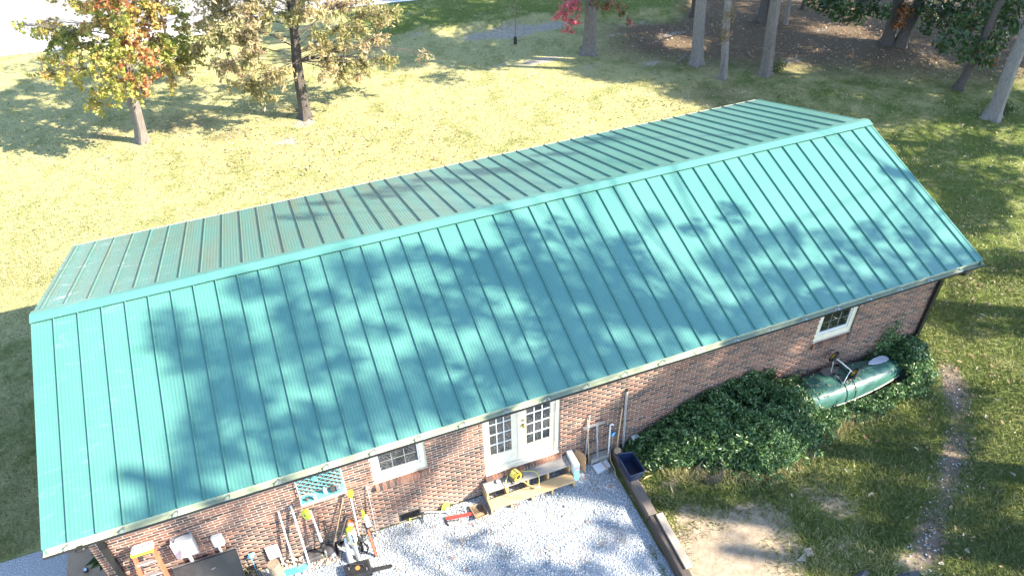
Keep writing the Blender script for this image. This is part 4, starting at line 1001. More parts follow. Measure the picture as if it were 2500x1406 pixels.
mb = MB(); a_ = lerp(cs_[1], cs_[2], .75); a_.z = .09; e_ = G(958, 1379, .07); d_ = (e_-a_).normalized(); n_ = V3((-d_.y, d_.x, 0)); mb.plate([a_-n_*.045, e_-n_*.035-d_*.03, e_-n_*.01, e_+n_*.01, e_+n_*.035-d_*.03, a_+n_*.045], .03, V3((0, 0, 1))); mb.build('bar_sheath', 'black_plastic', o)
# ---- wood post, white board, green tray, white strip, blue rag
q = G(690, 1425); t = W(664, 1352, .10)
o = thing('wood_post', (q.x, q.y, 0), 'thick debarked wooden post standing by the white board', 'post')
mb = MB(); bp = V3((2.98, .02, 0)); tp = V3((2.96, .10, .60)); mb.tube([bp, lerp(bp, tp, .4)+V3((.004, 0, 0)), tp], [.125, .12, .11], 18); mb.build('log', 'log_bark', o, True)
a_ = W(640, 1322); e_ = W(668, 1316); z_ = W(645, 1343)
mb = MB(); mb.add([V3((a_.x, .42, .30)), V3((e_.x+.03, .42, .30)), V3((e_.x+.03, .435, .68)), V3((a_.x, .435, .68)), V3((a_.x, .405, .30)), V3((e_.x+.03, .405, .30)), V3((e_.x+.03, .42, .68)), V3((a_.x, .42, .68))], [(0, 1, 2, 3), (7, 6, 5, 4), (0, 4, 5, 1), (1, 5, 6, 2), (2, 6, 7, 3), (3, 7, 4, 0)])
for zz in (0,): pass
mb.box((a_.x+.01, .40, .012), (a_.x+.04, .43, .299)); mb.box((e_.x-.01, .40, .012), (e_.x+.02, .43, .299))
tag(mb.build('white_board', 'paper_white'), 'white square board on legs against the wall behind the post', 'board')
o = thing('green_planter', (3.25, .2, 0), 'ribbed green plastic trough beside the wooden post', 'planter')
ga, gb = G(694, 1400, .08), G(751, 1380, .10); d_ = (gb-ga).normalized(); n_ = V3((-d_.y, d_.x, 0))
mb = MB(); mb.add([ga-n_*.07, gb-n_*.07, gb+n_*.07, ga+n_*.07, ga-n_*.05-V3((0, 0, .07)), gb-n_*.05-V3((0, 0, .085)), gb+n_*.05-V3((0, 0, .085)), ga+n_*.05-V3((0, 0, .07))], [(0, 3, 2, 1), (4, 5, 6, 7), (0, 1, 5, 4), (1, 2, 6, 5), (2, 3, 7, 6), (3, 0, 4, 7)]); mb.build('trough', 'teal_paint', o)
for k in range(12): mb = MB(); p = lerp(ga, gb, (k+.5)/12); mb.tube([p-n_*.072, p+n_*.072], .008, 5); mb.build('rib', 'teal_paint', o, True)
mb = MB(); mb.tube([lerp(ga, gb, .55)+V3((0, 0, .01)), lerp(ga, gb, .95)+V3((0, .05, .09)), gb+V3((.02, .1, .0))], .005, 5); mb.build('wire_handle', 'alu', o, True)
o = thing('white_edging', (3.8, .2, 0), 'white slatted plastic edging strip lying along the pebbles', 'edging')
a_, e_ = G(757, 1385, .03), G(815, 1366, .03); d_ = (e_-a_).normalized(); n_ = V3((-d_.y, d_.x, 0))
mb = MB(); mb.tube([a_, e_], .012, 6); mb.tube([a_+n_*.13, e_+n_*.10], .012, 6); mb.build('rail', 'white_plastic', o, True)
for k in range(14): mb = MB(); p = lerp(a_, e_, k/13); mb.tube([p, p+n_*lerp(.13, .10, k/13)], .007, 5); mb.build('slat', 'white_plastic', o, True)
q = W(612, 1356, .40); mb = MB(); mb.add([(q.x-.07, .38, q.z-.02), (q.x, .36, q.z-.05), (q.x+.08, .40, q.z), (q.x+.06, .42, q.z+.05), (q.x-.03, .42, q.z+.04), (q.x-.01, .35, q.z+.02)], [(0, 1, 5), (1, 2, 5), (2, 3, 5), (3, 4, 5), (4, 0, 5), (4, 3, 2, 1, 0)])
mb.tube([(q.x, .39, q.z-.02), (q.x-.02, .38, 0)], .006, 5); tag(mb.build('blue_rag', 'rag_blue'), 'bright blue rag caught on a stalk below the utility box', 'rag')
# weeds at the wall
q = G(606, 1392); pts = np.array([[q.x+RNG.normal(0, .12), .33+RNG.normal(0, .05), abs(RNG.normal(.12, .10))] for _ in range(260)])
o = thing('weed_clump', (q.x, .33, 0), 'small green and yellow weed clump between black table and post', 'plant')
tag(leaves('foliage', pts, .075, 'grass_blade', o, 1.0, None, .35), kind='stuff')
mb = MB()
for k in range(9): mb.tube([(q.x+random.uniform(-.05, .05), .33, 0), (q.x+random.uniform(-.2, .2), .33+random.uniform(-.08, .08), random.uniform(.15, .3))], .004, 4)
mb.build('stem', 'twig', o)
# ---- black folding table leaned on the wall, black tool box
ta, tb_ = W(418, 1386, .34), W(578, 1341, .34); zt_ = (ta.z+tb_.z)/2
o = thing('folding_table', (2.0, .1, 0), 'black folding table top leaning against the wall under the meter', 'table')
x0_, x1_ = ta.x, tb_.x; ang = -.42
Tm = Matrix.Translation((0, .36, zt_)) @ Matrix.Rotation(ang, 4, 'X'); Lt = (zt_-.005)/math.cos(ang)
mb = MB(); mb.cbox((x0_, -.05, -Lt), (x1_, -.005, 0), .012, Tm); mb.build('table_top', 'black_plastic', o)
mb = MB(); mb.box((x0_+.0, -.004, -Lt+.02), (x1_, .02, -.002), Tm); mb.build('rim', 'grey_metal', o)
mb = MB(); mb.tube([Tm @ V3((x0_+.62, -.052, -.24)), Tm @ V3((x0_+.655, -.058, -.235)), Tm @ V3((x0_+.69, -.052, -.23))], .006, 6); mb.build('catch', 'grey_metal', o)
q = G(590, 1404, .42); o = thing('tool_chest', (q.x, q.y-.2, 0), 'black plastic tool chest lid at the bottom picture edge', 'tool chest')
mb = MB(); mb.cbox((q.x-.26, q.y-.42, .0), (q.x+.22, q.y+.03, .40), .03); mb.build('chest', 'black_plastic', o)
mb = MB(); mb.tube(smooth_path([V3((q.x-.24, q.y+.03, .41)), V3((q.x-.05, q.y+.05, .47)), V3((q.x+.2, q.y+.03, .43))]), .014, 6); mb.build('handle', 'black_plastic', o, True)
for k in (-.13, 0, .12): mb = MB(); mb.box((q.x+k-.05, q.y-.12, .40), (q.x+k+.04, q.y-.04, .412)); mb.build('lid_pocket', 'rubber', o)
# ---- orange step ladder folded and leaned on the wall
o = thing('step_ladder', (.95, -.2, 0), 'orange fibreglass step ladder with lime and white top cap', 'ladder')
tc = W(347, 1335, .26); lz = tc.z; th_ = math.atan2(.62, lz)
Lm = Matrix.Translation((tc.x, .30, lz)) @ Matrix.Rotation(-th_, 4, 'X') @ Matrix.Rotation(-.0, 4, 'Z'); LL = lz/math.cos(th_)
mb = MB(); mb.cbox((-.175, -.16, -.06), (.175, .04, .035), .03, Lm); cap_ = mb.build('top_cap', 'white_plastic', o)
mb = MB(); mb.box((-.178, -.165, -.075), (.178, -.14, -.02), Lm); mb.build('cap_band', 'lime_plastic', o)
for k, (x_, y_) in enumerate(((-.12, -.08), (.02, -.09), (.11, -.06))): mb = MB(); mb.lathe([(.016, 0), (.016, .003)], Lm @ V3((x_, y_, .0345)), Lm.to_3x3() @ V3((0, 0, 1)), 12); mb.build('tool_slot', 'black_plastic', o)
for s_ in (-1, 1):
    mb = MB(); vs_ = [Lm @ V3((s_*(.155)-.012, -.15, -.06)), Lm @ V3((s_*.155+.012, -.15, -.06)), Lm @ V3((s_*.155+.012, -.08, -.06)), Lm @ V3((s_*.155-.012, -.08, -.06)), Lm @ V3((s_*.27-.012, -.15, -LL)), Lm @ V3((s_*.27+.012, -.15, -LL)), Lm @ V3((s_*.27+.012, -.08, -LL)), Lm @ V3((s_*.27-.012, -.08, -LL))]
    mb.add(vs_, [(0, 1, 2, 3), (7, 6, 5, 4), (0, 4, 5, 1), (1, 5, 6, 2), (2, 6, 7, 3), (3, 7, 4, 0)]); mb.build('front_rail', 'orange_frp', o)
    mb = MB(); vs_ = [p+Lm.to_3x3() @ V3((0, .10, 0)) for p in vs_]; mb.add(vs_, [(0, 1, 2, 3), (7, 6, 5, 4), (0, 4, 5, 1), (1, 5, 6, 2), (2, 6, 7, 3), (3, 7, 4, 0)]); mb.build('rear_rail', 'orange_frp', o)
k = 1
while .28*k < LL-.1:
    f_ = (.28*k-.06)/(LL-.06); hw = .155+(.27-.155)*f_-.013; mb = MB(); mb.box((-hw, -.155, -.28*k-.012), (hw, -.07, -.28*k+.012), Lm); mb.build('step', 'alu', o); k += 1
# ---- west side: tan sheet, dark lens-like object, leafy plant
mb = MB(); mb.cbox((-.90, .95, .012), (.02, 2.75, .026), .004); tag(mb.build('tan_sheet', 'tan_sheet'), 'flat tan board on the ground by the left house corner', 'board')
q = G(210, 1392, .05); o = thing('flood_lamp', (q.x, q.y, .026), 'small black and silver lamp lying on the tan board', 'lamp')
mb = MB(); mb.lathe([(.03, 0), (.05, .02), (.05, .06), (.03, .08)], (q.x, q.y, .028), n=14); mb.build('housing', 'black_plastic', o, True)
mb = MB(); mb.lathe([(.032, 0), (.03, .006)], (q.x+.005, q.y-.012, .108), (.1, -.3, 1), 12); mb.build('lens', 'alu', o, True)
q = G(262, 1400); o = thing('potted_plant', (.02, 1.55, .026), 'broad-leaved plant with dark red leaf tips by the house corner', 'plant')
mb = MB(); mb.lathe([(.11, 0), (.14, .22), (.15, .24), (.13, .235), (.1, .2)], (.02, 1.55, .027), n=16); mb.build('pot', 'paddle_dark', o, True)
for k in range(13):
    a_ = k*2.4; L_ = random.uniform(.3, .5); dx, dy = math.cos(a_), math.sin(a_); s0 = V3((.02, 1.55, .25))
    if dx > .35: dx = .35
    mid_ = s0+V3((dx*L_*.5, dy*L_*.5, .28)); tip = s0+V3((dx*L_, dy*L_, .20)); sd = V3((-dy, dx, 0))*.065
    mb = MB(); mb.add([s0, mid_+sd, tip, mid_-sd], [(0, 1, 2), (0, 2, 3)]); mb.build('leaf', 'dark_red_leaf' if k % 5 == 0 else 'plant_green', o)

# ---- more of the tool jumble
o = thing('tripod_stand', (G(800, 1335).x, G(800, 1335).y, 0), 'black folded tripod stand among the trimmers', 'tripod')
for a_, e_ in (((789, 1273), (806, 1335)), ((794, 1272), (812, 1342)), ((791, 1275), (798, 1340))):
    mb = MB(); mb.tube([W(*a_, .30), G(*e_)], .009, 6); mb.build('leg', 'rubber', o, True)
mb = MB(); mb.cbox((-.03, -.03, -.03), (.03, .03, .04), .008, Matrix.Translation(W(791, 1275, .30))); mb.build('head', 'black_plastic', o)
q = G(806, 1348); mb = MB(); mb.lathe([(.08, 0), (.12, .04), (.13, .10), (.09, .17), (.03, .19)], (q.x, q.y, .012), n=9); tag(mb.build('grey_sack', 'paddle_dark', None, True), 'dark slumped sack between tripod and charger stand', 'sack')
q = G(772, 1348); mb = MB(); mb.cbox((q.x-.16, .20, .012), (q.x+.13, .40, .16), .02); tag(mb.build('dark_crate', 'paddle_dark'), 'low dark crate against the wall under lattice shelf', 'crate')
mb = MB(); mb.tube(smooth_path([G(868, 1318, .04), G(880, 1330, .03), G(872, 1345, .03), G(892, 1350, .03), G(900, 1335, .03), G(886, 1322, .04)]), .011, 6); tag(mb.build('air_hose', 'rubber', None, True), 'black hose looped behind the chainsaw case', 'hose')
pole('wooden_stick', W(838, 1212, .40), G(812, 1345), .011, 'handle_wood', 'brown wooden stick leaning behind the orange winder', 'stick')
pole('black_rod', W(776, 1262, .40), G(785, 1350), .010, 'rubber', 'short black rod leaning beside the lime trimmer head', 'rod')

# ================================================================ CANOE, CART, PADDLES
can = thing('canoe', (15.6, 0, 0), 'green upturned canoe lying along the wall, half under vines', 'canoe')
cx0, cx1, cyc, zg = 13.2, 17.95, .0, .20
def canoe_ring(t, k=0.0):
    x = cx0+(cx1-cx0)*t; s = math.sin(math.pi*min(max(t, 0), 1))**.62
    hw = .44*s+.012; ht = .40*(s**.5)*(.94+.06*s); sheer = -.10*(abs(2*t-1)**3)
    out = []
    for i in range(15):
        a = math.pi*i/14; c_, s_ = math.cos(a), math.sin(a)
        yy = -hw*math.copysign(abs(c_)**.72, c_); zz = zg+sheer+ht*(abs(s_)**.62)
        out.append((x, cyc+yy, zz))
    return out
NT = 40; rings = [canoe_ring(.004+.992*i/NT) for i in range(NT+1)]
mb = MB(); n = 15; mb.add([p for r_ in rings for p in r_], [(i*n+j, i*n+n+j, i*n+n+j+1, i*n+j+1) for i in range(NT) for j in range(n-1)]); hull = mb.build('hull', 'canoe_green', can, True)
for sd in (0, 14):
    mb = MB(); mb.tube([rings[i][sd] for i in range(NT+1)], .018, 6); mb.build('gunwale', 'gunwale', can, True)
mb = MB(); mb.tube([V3(rings[i][7])+V3((0, 0, .002)) for i in range(2, NT-1)], .008, 5); mb.build('keel_line', 'canoe_green', can, True)
def hull_pt(x, y, off=.0):
    t = (x-cx0)/(cx1-cx0); r_ = canoe_ring(t)
    for j in range(n-1):
        a, b = r_[j], r_[j+1]
        if a[1] <= y <= b[1]:
            f = (y-a[1])/max(b[1]-a[1], 1e-6); return V3((x, y, a[2]+(b[2]-a[2])*f+off))
    return V3((x, y, zg))
for x in (15.80, 16.05):
    t = (x-cx0)/(cx1-cx0); r_ = canoe_ring(t); mb = MB(); mb.tube([V3((x+.10*(j/14-.5), p[1]*1.012, p[2]+.006)) for j, p in enumerate(r_)], .011, 5); mb.build('strap', 'strap', can, True)
# cart (upside-down trolley) on top of the hull
q1 = W(2037, 871, .27); q2 = W(2087, 912, -.16)
ct = thing('canoe_cart', (16.0, .0, .6), 'folding canoe cart with yellow wheels on the upturned hull', 'cart')
axd = (q2-q1).normalized(); 
for k, q in enumerate((q1, q2)):
    wn = axd*(1 if k else -1)
    mb = MB(); mb.torus(q, axd, .118, .038, 28, 10); wh = mb.build('wheel', 'rubber', ct, True)
    mb = MB(); mb.lathe([(.0, -.05), (.022, -.05), (.03, -.036), (.088, -.030), (.095, .0), (.088, .030), (.03, .036), (.022, .05), (.0, .05)], q, axd, 20); mb.build('hub', 'yellow_plastic', wh, True)
m1 = lerp(q1, q2, .32); m2 = lerp(q1, q2, .70); top_ = .0
cc_ = lerp(q1, q2, .5); zt = hull_pt(15.9, 0).z
feet = [hull_pt(cc_.x-.22, .16, .02), hull_pt(cc_.x+.22, .14, .02), hull_pt(cc_.x-.18, -.22, .02), hull_pt(cc_.x+.2, -.20, .02)]
mb = MB(); mb.tube([q1, q2], .011, 8); mb.build('axle', 'galv', ct, True)
for f_, m_ in ((feet[0], q1), (feet[1], lerp(q1, q2, .15)), (feet[2], lerp(q1, q2, .8)), (feet[3], q2)):
    mb = MB(); mb.tube([m_, lerp(m_, f_, .6)+V3((0, 0, .04)), f_], .012, 8); mb.build('strut', 'alu', ct, True)
for a_, b_ in ((feet[0], feet[2]), (feet[1], feet[3])):
    mb = MB(); mb.tube([a_, lerp(a_, b_, .5)+V3((0, 0, .05)), b_], .012, 8); mb.build('frame_bar', 'alu', ct, True)
    mb = MB(); mb.tube([lerp(a_, b_, .12)+V3((0, 0, .014)), lerp(a_, b_, .34)+V3((0, 0, .036))], .021, 8); mb.tube([lerp(a_, b_, .66)+V3((0, 0, .036)), lerp(a_, b_, .88)+V3((0, 0, .014))], .021, 8); mb.build('foam_pad', 'rubber', ct, True)
def paddle(name, sh0, sh1, bl, m, wd, label):
    o = thing(name, (sh0.x, sh0.y, sh0.z), label, 'paddle'); d_ = (bl-sh1).normalized(); s_ = d_.cross(V3((0, 0, 1))).normalized()
    mb = MB(); mb.tube([sh0, sh1, lerp(sh1, bl, .8)], .012, 8); mb.build('shaft', 'strap', o, True)
    L_ = (bl-sh1).length; prof = [(0, .18), (.18, .62), (.45, .95), (.75, 1), (.93, .8), (1, .35)]
    pts = [sh1+d_*(L_*a)+s_*(wd*b) for a, b in prof]+[sh1+d_*(L_*a)-s_*(wd*b) for a, b in prof[::-1]]
    mb = MB(); mb.plate([p+V3((0, 0, .016)) for p in pts], .012); mb.build('blade', m, o)
def onhull(px_, py_, off):
    q = G(px_, py_, .62); p = hull_pt(min(max(q.x, 13.4), 17.8), min(max(q.y, -.40), .42), off)
    for _ in range(4):
        q = G(px_, py_, p.z); p = hull_pt(min(max(q.x, 13.4), 17.8), min(max(q.y, -.40), .42), off)
    return p
paddle('kayak_paddle', onhull(2085, 905, .05), onhull(2120, 889, .05), onhull(2166, 872, .06), 'paddle_grey', .10, 'paddle with pale grey blade at the bow end of canoe')
paddle('canoe_paddle', onhull(2110, 873, .03), onhull(2048, 897, .03), onhull(2006, 912, .035), 'paddle_dark', .11, 'paddle with worn dark blade under the canoe cart')
# ================================================================ VINE
def vine_top(x, y):
    """height of the vine mass over the ground"""
    fx = np.interp(x, [10.5, 11.0, 11.6, 12.4, 13.4, 14.2, 14.75, 15.1, 15.7, 16.6, 17.4, 17.9, 18.45], [.14, .36, .66, .95, 1.06, .98, .62, .32, .22, .22, .36, .72, .46])
    yf = np.interp(x, [10.5, 11.2, 12.0, 13.0, 13.8, 14.5, 15.4, 16.2, 17.0, 17.8, 18.5], [-.05, -.35, -.75, -1.40, -1.35, -1.05, -.85, -.78, -.78, -.72, -.25])
    u = np.clip((y-yf)/(.45-yf), 0, 1)
    h = fx*np.minimum(1, (u*2.1))**.6
    return h, u
def vine_ok(x, y):
    h, u = vine_top(x, y); ok = (u > 0)
    mid = (x > 14.75) & (x < 17.62) & (y > -.50)          # the bare hull
    edge = np.sin(x*9+y*13)*.12
    return ok & ~((x > 14.8+edge+.35*(y+.1)) & (x < 17.55+edge*.5-.15*(y)) & (y > -.46))
vn = thing('climbing_vine', (13.2, -.3, 0), 'dense dark green vine smothering the canoe along the wall', 'vine')
xs = np.arange(10.5, 18.5, .12); ys = np.arange(-1.5, .44, .09); X2, Y2 = np.meshgrid(xs, ys)
H2, U2 = vine_top(X2, Y2); ok = vine_ok(X2, Y2)
H2 = np.where(ok, H2*.55-.03+.03*np.sin(X2*7)*np.cos(Y2*9), -.05)
Vv = np.stack([X2, Y2, H2], -1).reshape(-1, 3); nx_, ny_ = len(xs), len(ys)
i0 = (np.arange(ny_-1)[:, None]*nx_+np.arange(nx_-1)[None, :]).ravel(); Fv = np.stack([i0, i0+1, i0+nx_+1, i0+nx_], 1)
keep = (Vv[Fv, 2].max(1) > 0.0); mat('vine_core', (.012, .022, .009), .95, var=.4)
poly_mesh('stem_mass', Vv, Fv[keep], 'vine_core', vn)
N_ = 70000; x = RNG.uniform(10.45, 18.5, N_); y = RNG.uniform(-1.5, .42, N_); h, u = vine_top(x, y)
lump = .95+.22*np.sin(x*3.1+1)*np.cos(y*4.3+x)+.12*np.sin(x*11+y*7)
keep = vine_ok(x, y) & (RNG.uniform(0, 1, N_) < .92); x, y, h, lump = x[keep], y[keep], h[keep], lump[keep]
zv = np.maximum(.03, h*lump*RNG.uniform(.80, 1.08, len(x)))
P1 = np.stack([x, y, zv], 1)
# creeping up the wall, and trailing over the hull edge
k = 1500; xw = RNG.uniform(10.6, 14.3, k); zw = vine_top(xw, np.full(k, .4))[0]*RNG.uniform(.7, 1.18, k); P2 = np.stack([xw, RNG.uniform(.30, .44, k), zw], 1)
k = 900; xw = RNG.normal(17.55, .33, k); zw = np.abs(RNG.normal(.55, .32, k))*np.exp(-((xw-17.5)/.5)**2)+.2; P3 = np.stack([xw, RNG.uniform(.30, .44, k), zw], 1)
k = 420; xw = RNG.uniform(14.7, 15.5, k); yw_ = RNG.uniform(-.38, .4, k); P4 = np.array([hull_pt(a, b, .05) for a, b in zip(xw, yw_)]); P4 = P4[(xw-14.7)*1.4+RNG.normal(0, .25, k) < .45]
k = 500; xw = RNG.uniform(17.1, 17.75, k); yw_ = RNG.uniform(-.15, .22, k)
P5 = np.array([hull_pt(a, b, .05) for a, b in zip(xw, yw_)]); P5 = P5[(xw-17.1)*1.5+RNG.normal(0, .12, k) > .75]
SP = []
for _ in range(420):
    a_ = random.uniform(10.7, 18.4); yf_ = float(np.interp(a_, [10.5, 11.2, 12.0, 13.0, 13.8, 14.5, 15.4, 16.2, 17.0, 17.8, 18.5], [-.05, -.35, -.75, -1.40, -1.35, -1.05, -.85, -.78, -.78, -.72, -.25]))
    b_ = yf_+abs(random.gauss(0, .5))-.12 if random.random() < .6 else random.uniform(yf_, .4)
    if b_ > .4 or (14.9 < a_ < 17.5 and b_ > -.45): continue
    h_ = float(vine_top(np.array([a_]), np.array([b_]))[0][0]); L_ = random.uniform(.12, .34); dr = np.array([random.gauss(0, .6), random.gauss(-.3, .6), random.uniform(.1, .9)]); dr /= np.linalg.norm(dr)
    t_ = RNG.uniform(0, 1, (26, 1)); SP.append(np.array([a_, b_, max(h_*.95, .05)])+dr*L_*t_+RNG.normal(0, .035, (26, 3)))
PA = np.concatenate([P1, P2, P3, P4, P5]+SP); PA[:, 2] = np.maximum(PA[:, 2], .03)
lv = leaves('foliage', PA, .085, 'vine_leaf', vn, .8, np.clip(RNG.beta(2, 2.4, len(PA)), 0, 1), .42); tag(lv, kind='stuff')
# wire basket under the vine edge
q = G(1722, 1150); q.y -= .2; o = thing('wire_hoops', (q.x, q.y, 0), 'black wire hoop basket on the grass under the vine', 'basket')
for k in range(7): mb = MB(); mb.torus(V3((q.x+.05, q.y+.12, .02+.035*k)), (0, 0, 1), .30-.012*k, .007, 28, 5); mb.build('hoop', 'rubber', o, True)
for k in range(8): mb = MB(); a_ = k*math.pi/4; mb.tube([(q.x+.05+.30*math.cos(a_), q.y+.12+.30*math.sin(a_), .01), (q.x+.05+.22*math.cos(a_), q.y+.12+.22*math.sin(a_), .25)], .005, 5); mb.build('upright', 'rubber', o, True)
# ---- two wood scraps, black sheets at the lower edge
mb = MB(); c_ = [G(x, y, .03) for x, y in ((1961, 1338), (1980, 1335), (1988, 1354), (1972, 1357))]; mb.plate(c_[::-1], .025, V3((0, 0, 1))); tag(mb.build('wood_scrap', 'plank_wood'), 'square pale wood scrap on the bare dirt', 'wood scrap')
mb = MB(); c_ = [G(x, y, .03) for x, y in ((1966, 1347), (1967, 1369), (1945, 1367))]; mb.plate(c_[::-1], .025, V3((0, 0, 1))); tag(mb.build('wood_scrap', 'plank_wood'), 'triangular pale wood scrap on the bare dirt', 'wood scrap')
for nm, c_, lab in (('pallet_board', ((2080, 1406), (2112, 1390), (2125, 1396), (2100, 1425)), 'black board end at the bottom edge beside the dirt patch'), ('tarp_corner', ((2190, 1400), (2225, 1396), (2246, 1390), (2240, 1415), (2200, 1425)), 'crumpled black tarp corner at the bottom picture edge')):
    mb = MB(); pts = [G(x, y, .06+.03*(i % 2)) for i, (x, y) in enumerate(c_)]; ctr = sum(pts, V3())/len(pts)
    k = len(pts); low = [V3((p.x, p.y, .005)) for p in pts]; mb.add(pts+low+[ctr+V3((0, 0, .02))], [(i, (i+1) % k, 2*k) for i in range(k)]+[(i, k+i, k+(i+1) % k, (i+1) % k) for i in range(k)]); tag(mb.build(nm, 'black_plastic'), lab, 'board' if 'board' in nm else 'tarp')

# ================================================================ TREES
leaf_mat('rust_leaf', [(0, (.12, .045, .015)), (1, (.38, .16, .05))], .4)
def limb(mb, a, b, r0, r1, bend=.12, n=4, seg=6):
    a = V3(a); b = V3(b); L_ = (b-a).length; off = V3((random.uniform(-1, 1), random.uniform(-1, 1), random.uniform(0, 1)))*L_*bend
    pts = [a+(b-a)*t+off*math.sin(math.pi*t) for t in [i/n for i in range(n+1)]]
    mb.tube(pts, [r0+(r1-r0)*i/n for i in range(n+1)], seg); return pts
def trunk_mesh(mb, base, top, r0, r1, wob=.03, flare=1.25, n=14, seg=16):
    base = V3(base); top = V3(top); vs_ = []; ph = random.uniform(0, 6)
    H_ = (top-base).length
    for i in range(n+1):
        t = (i/n)**2.2; c = base+(top-base)*t+V3((math.sin(t*9+ph), math.cos(t*8+ph), 0))*wob*2*math.sin(math.pi*min(1, t*2))
        r = r0+(r1-r0)*t; fl = 1+.55*flare*math.exp(-t*H_/.22)*.8; t = min(t*H_/1.2, 1)
        for j in range(seg):
            a = 2*math.pi*j/seg; lob = 1+.10*math.sin(a*4+ph)*(1 if t > .15 else 1+2.0*(1-t/.15))+random.uniform(-.03, .03)
            vs_.append(c+V3((math.cos(a), math.sin(a), 0))*r*fl*lob)
    mb.add(vs_, [(i*seg+j, i*seg+(j+1) % seg, (i+1)*seg+(j+1) % seg, (i+1)*seg+j) for i in range(n) for j in range(seg)]+[tuple(range(n*seg, (n+1)*seg))])
def cluster_pts(C, R, n, squash=.7):
    p = RNG.normal(size=(n, 3)); p /= np.linalg.norm(p, axis=1, keepdims=True); p *= (RNG.uniform(0, 1, (n, 1))**.45)
    p[:, 2] *= squash; return np.asarray(C)+p*R
def leafy_tree(name, label, base, trunk_top, r0, bark, leafm, clumps, leaf, per, tilt=1.0, droop=0.0, rfun=None, aspect=.5, squash=.7, trunk_r1=None, spray_=False):
    o = thing(name, (base.x, base.y, gz(base)), label, 'tree')
    b0 = V3((base.x, base.y, gz(base)-.05)); mb = MB(); trunk_mesh(mb, b0, trunk_top, r0, trunk_r1 or r0*.5)
    P = []; Rv = []
    for (c, R) in clumps:
        c = V3(c)
        dz = min(max((c.z-.30*math.hypot(c.x-base.x, c.y-base.y)-b0.z)/(trunk_top.z-b0.z), .28), .97)
        a = b0+(trunk_top-b0)*dz
        pts = limb(mb, a, c, max(.010, min(r0*.25, .0065*(c-a).length)), .005, .10)
        for k in range(3): limb(mb, pts[2+k % 2], c+V3((random.gauss(0, .6), random.gauss(0, .6), random.gauss(0, .35)))*R, .010, .004, .1, 2, 4)
        n_ = int(per*R*R*4)
        if spray_:
            nt_ = max(4, int(22*R)); dr = RNG.normal(size=(nt_, 3)); dr[:, 2] = dr[:, 2]*.5-.05; dr /= np.linalg.norm(dr, axis=1, keepdims=True); ln = R*RNG.uniform(.6, 1.25, nt_)
            k_ = RNG.integers(0, nt_, n_); t_2 = RNG.uniform(.15, 1, n_)**.7; q = np.array(c)+dr[k_]*(ln[k_]*t_2)[:, None]; q[:, 2] -= .22*R*t_2**2; q += RNG.normal(0, .055, (n_, 3))
            for j_ in range(0, nt_, 2): e_ = c+V3(dr[j_])*ln[j_]; mb.tube([c, c+V3(dr[j_])*ln[j_]*.5, e_-V3((0, 0, .2*R))], [.008, .005, .003], 4)
        else: q = cluster_pts(c, R, n_, squash)
        P.append(q)
        Rv.append(np.clip((rfun(c) if rfun else random.uniform(.3, .7))+RNG.normal(0, .18, n_), 0, 1))
    mb.build('trunk', bark, o, True)
    lv = leaves('crown', np.concatenate(P), leaf, leafm, o, tilt, np.concatenate(Rv), aspect, droop); tag(lv, kind='stuff')
    return o
def fill_clumps(c, rad, n, R, zlo, keepfn=None):
    out = []
    while len(out) < n:
        p = np.array([random.gauss(0, .55), random.gauss(0, .55), random.uniform(-1, 1)])
        if p[0]**2+p[1]**2+p[2]**2 > 1: continue
        q = V3((c[0]+p[0]*rad[0], c[1]+p[1]*rad[1], c[2]+p[2]*rad[2]))
        if q.z < zlo or (keepfn and not keepfn(q)): continue
        out.append((q, R*random.uniform(.7, 1.25)))
    return out
random.seed(21)
# -- maple: low clumps placed where the photo shows its skirt, the rest filled above
b = G(345, 345); tt_ = V3((1.75, 19.4, 7.2))
mc = []
for px_, py_, dy, R in ((230, 235, -.6, .5), (160, 170, -.3, .55), (110, 185, .2, .35), (240, 160, -1.0, .6), (300, 200, -1.1, .55), (360, 190, -.9, .45), (420, 170, .2, .5), (455, 140, .6, .45), (140, 110, .4, .5), (200, 110, .0, .6), (260, 120, -.8, .6), (330, 130, -.9, .55), (390, 130, -.2, .55), (440, 100, .5, .5), (370, 75, .3, .6), (300, 60, -.3, .6), (230, 55, .2, .6), (180, 75, .5, .5), (380, 25, .3, .6), (240, 5, .0, .55), (330, 20, .4, .5), (275, 215, -1.0, .4), (120, 60, .6, .3), (95, 70, .9, .25)):
    q = W(px_, py_, 19.37+dy); mc.append((q, R*1.3)); mc.append((q+V3((random.gauss(0, .5), random.gauss(0, .5), random.uniform(.1, .5))), R*.7))
mc += fill_clumps((1.5, 19.6, 6.6), (2.6, 2.4, 2.2), 34, .62, 5.2)
leafy_tree('maple_tree', 'yellow-green maple tree turning orange, nearest the road', b, tt_, .19, 'bark_grey', 'maple_leaf', mc, .135, 195, 1.0, .25, lambda c: random.choice((.15, .3, .42, .5, .62, .92 if abs(c.x-1.2) < 1.1 else .5, .85 if c.z > 3.2 else .4)), .75, spray_=True)
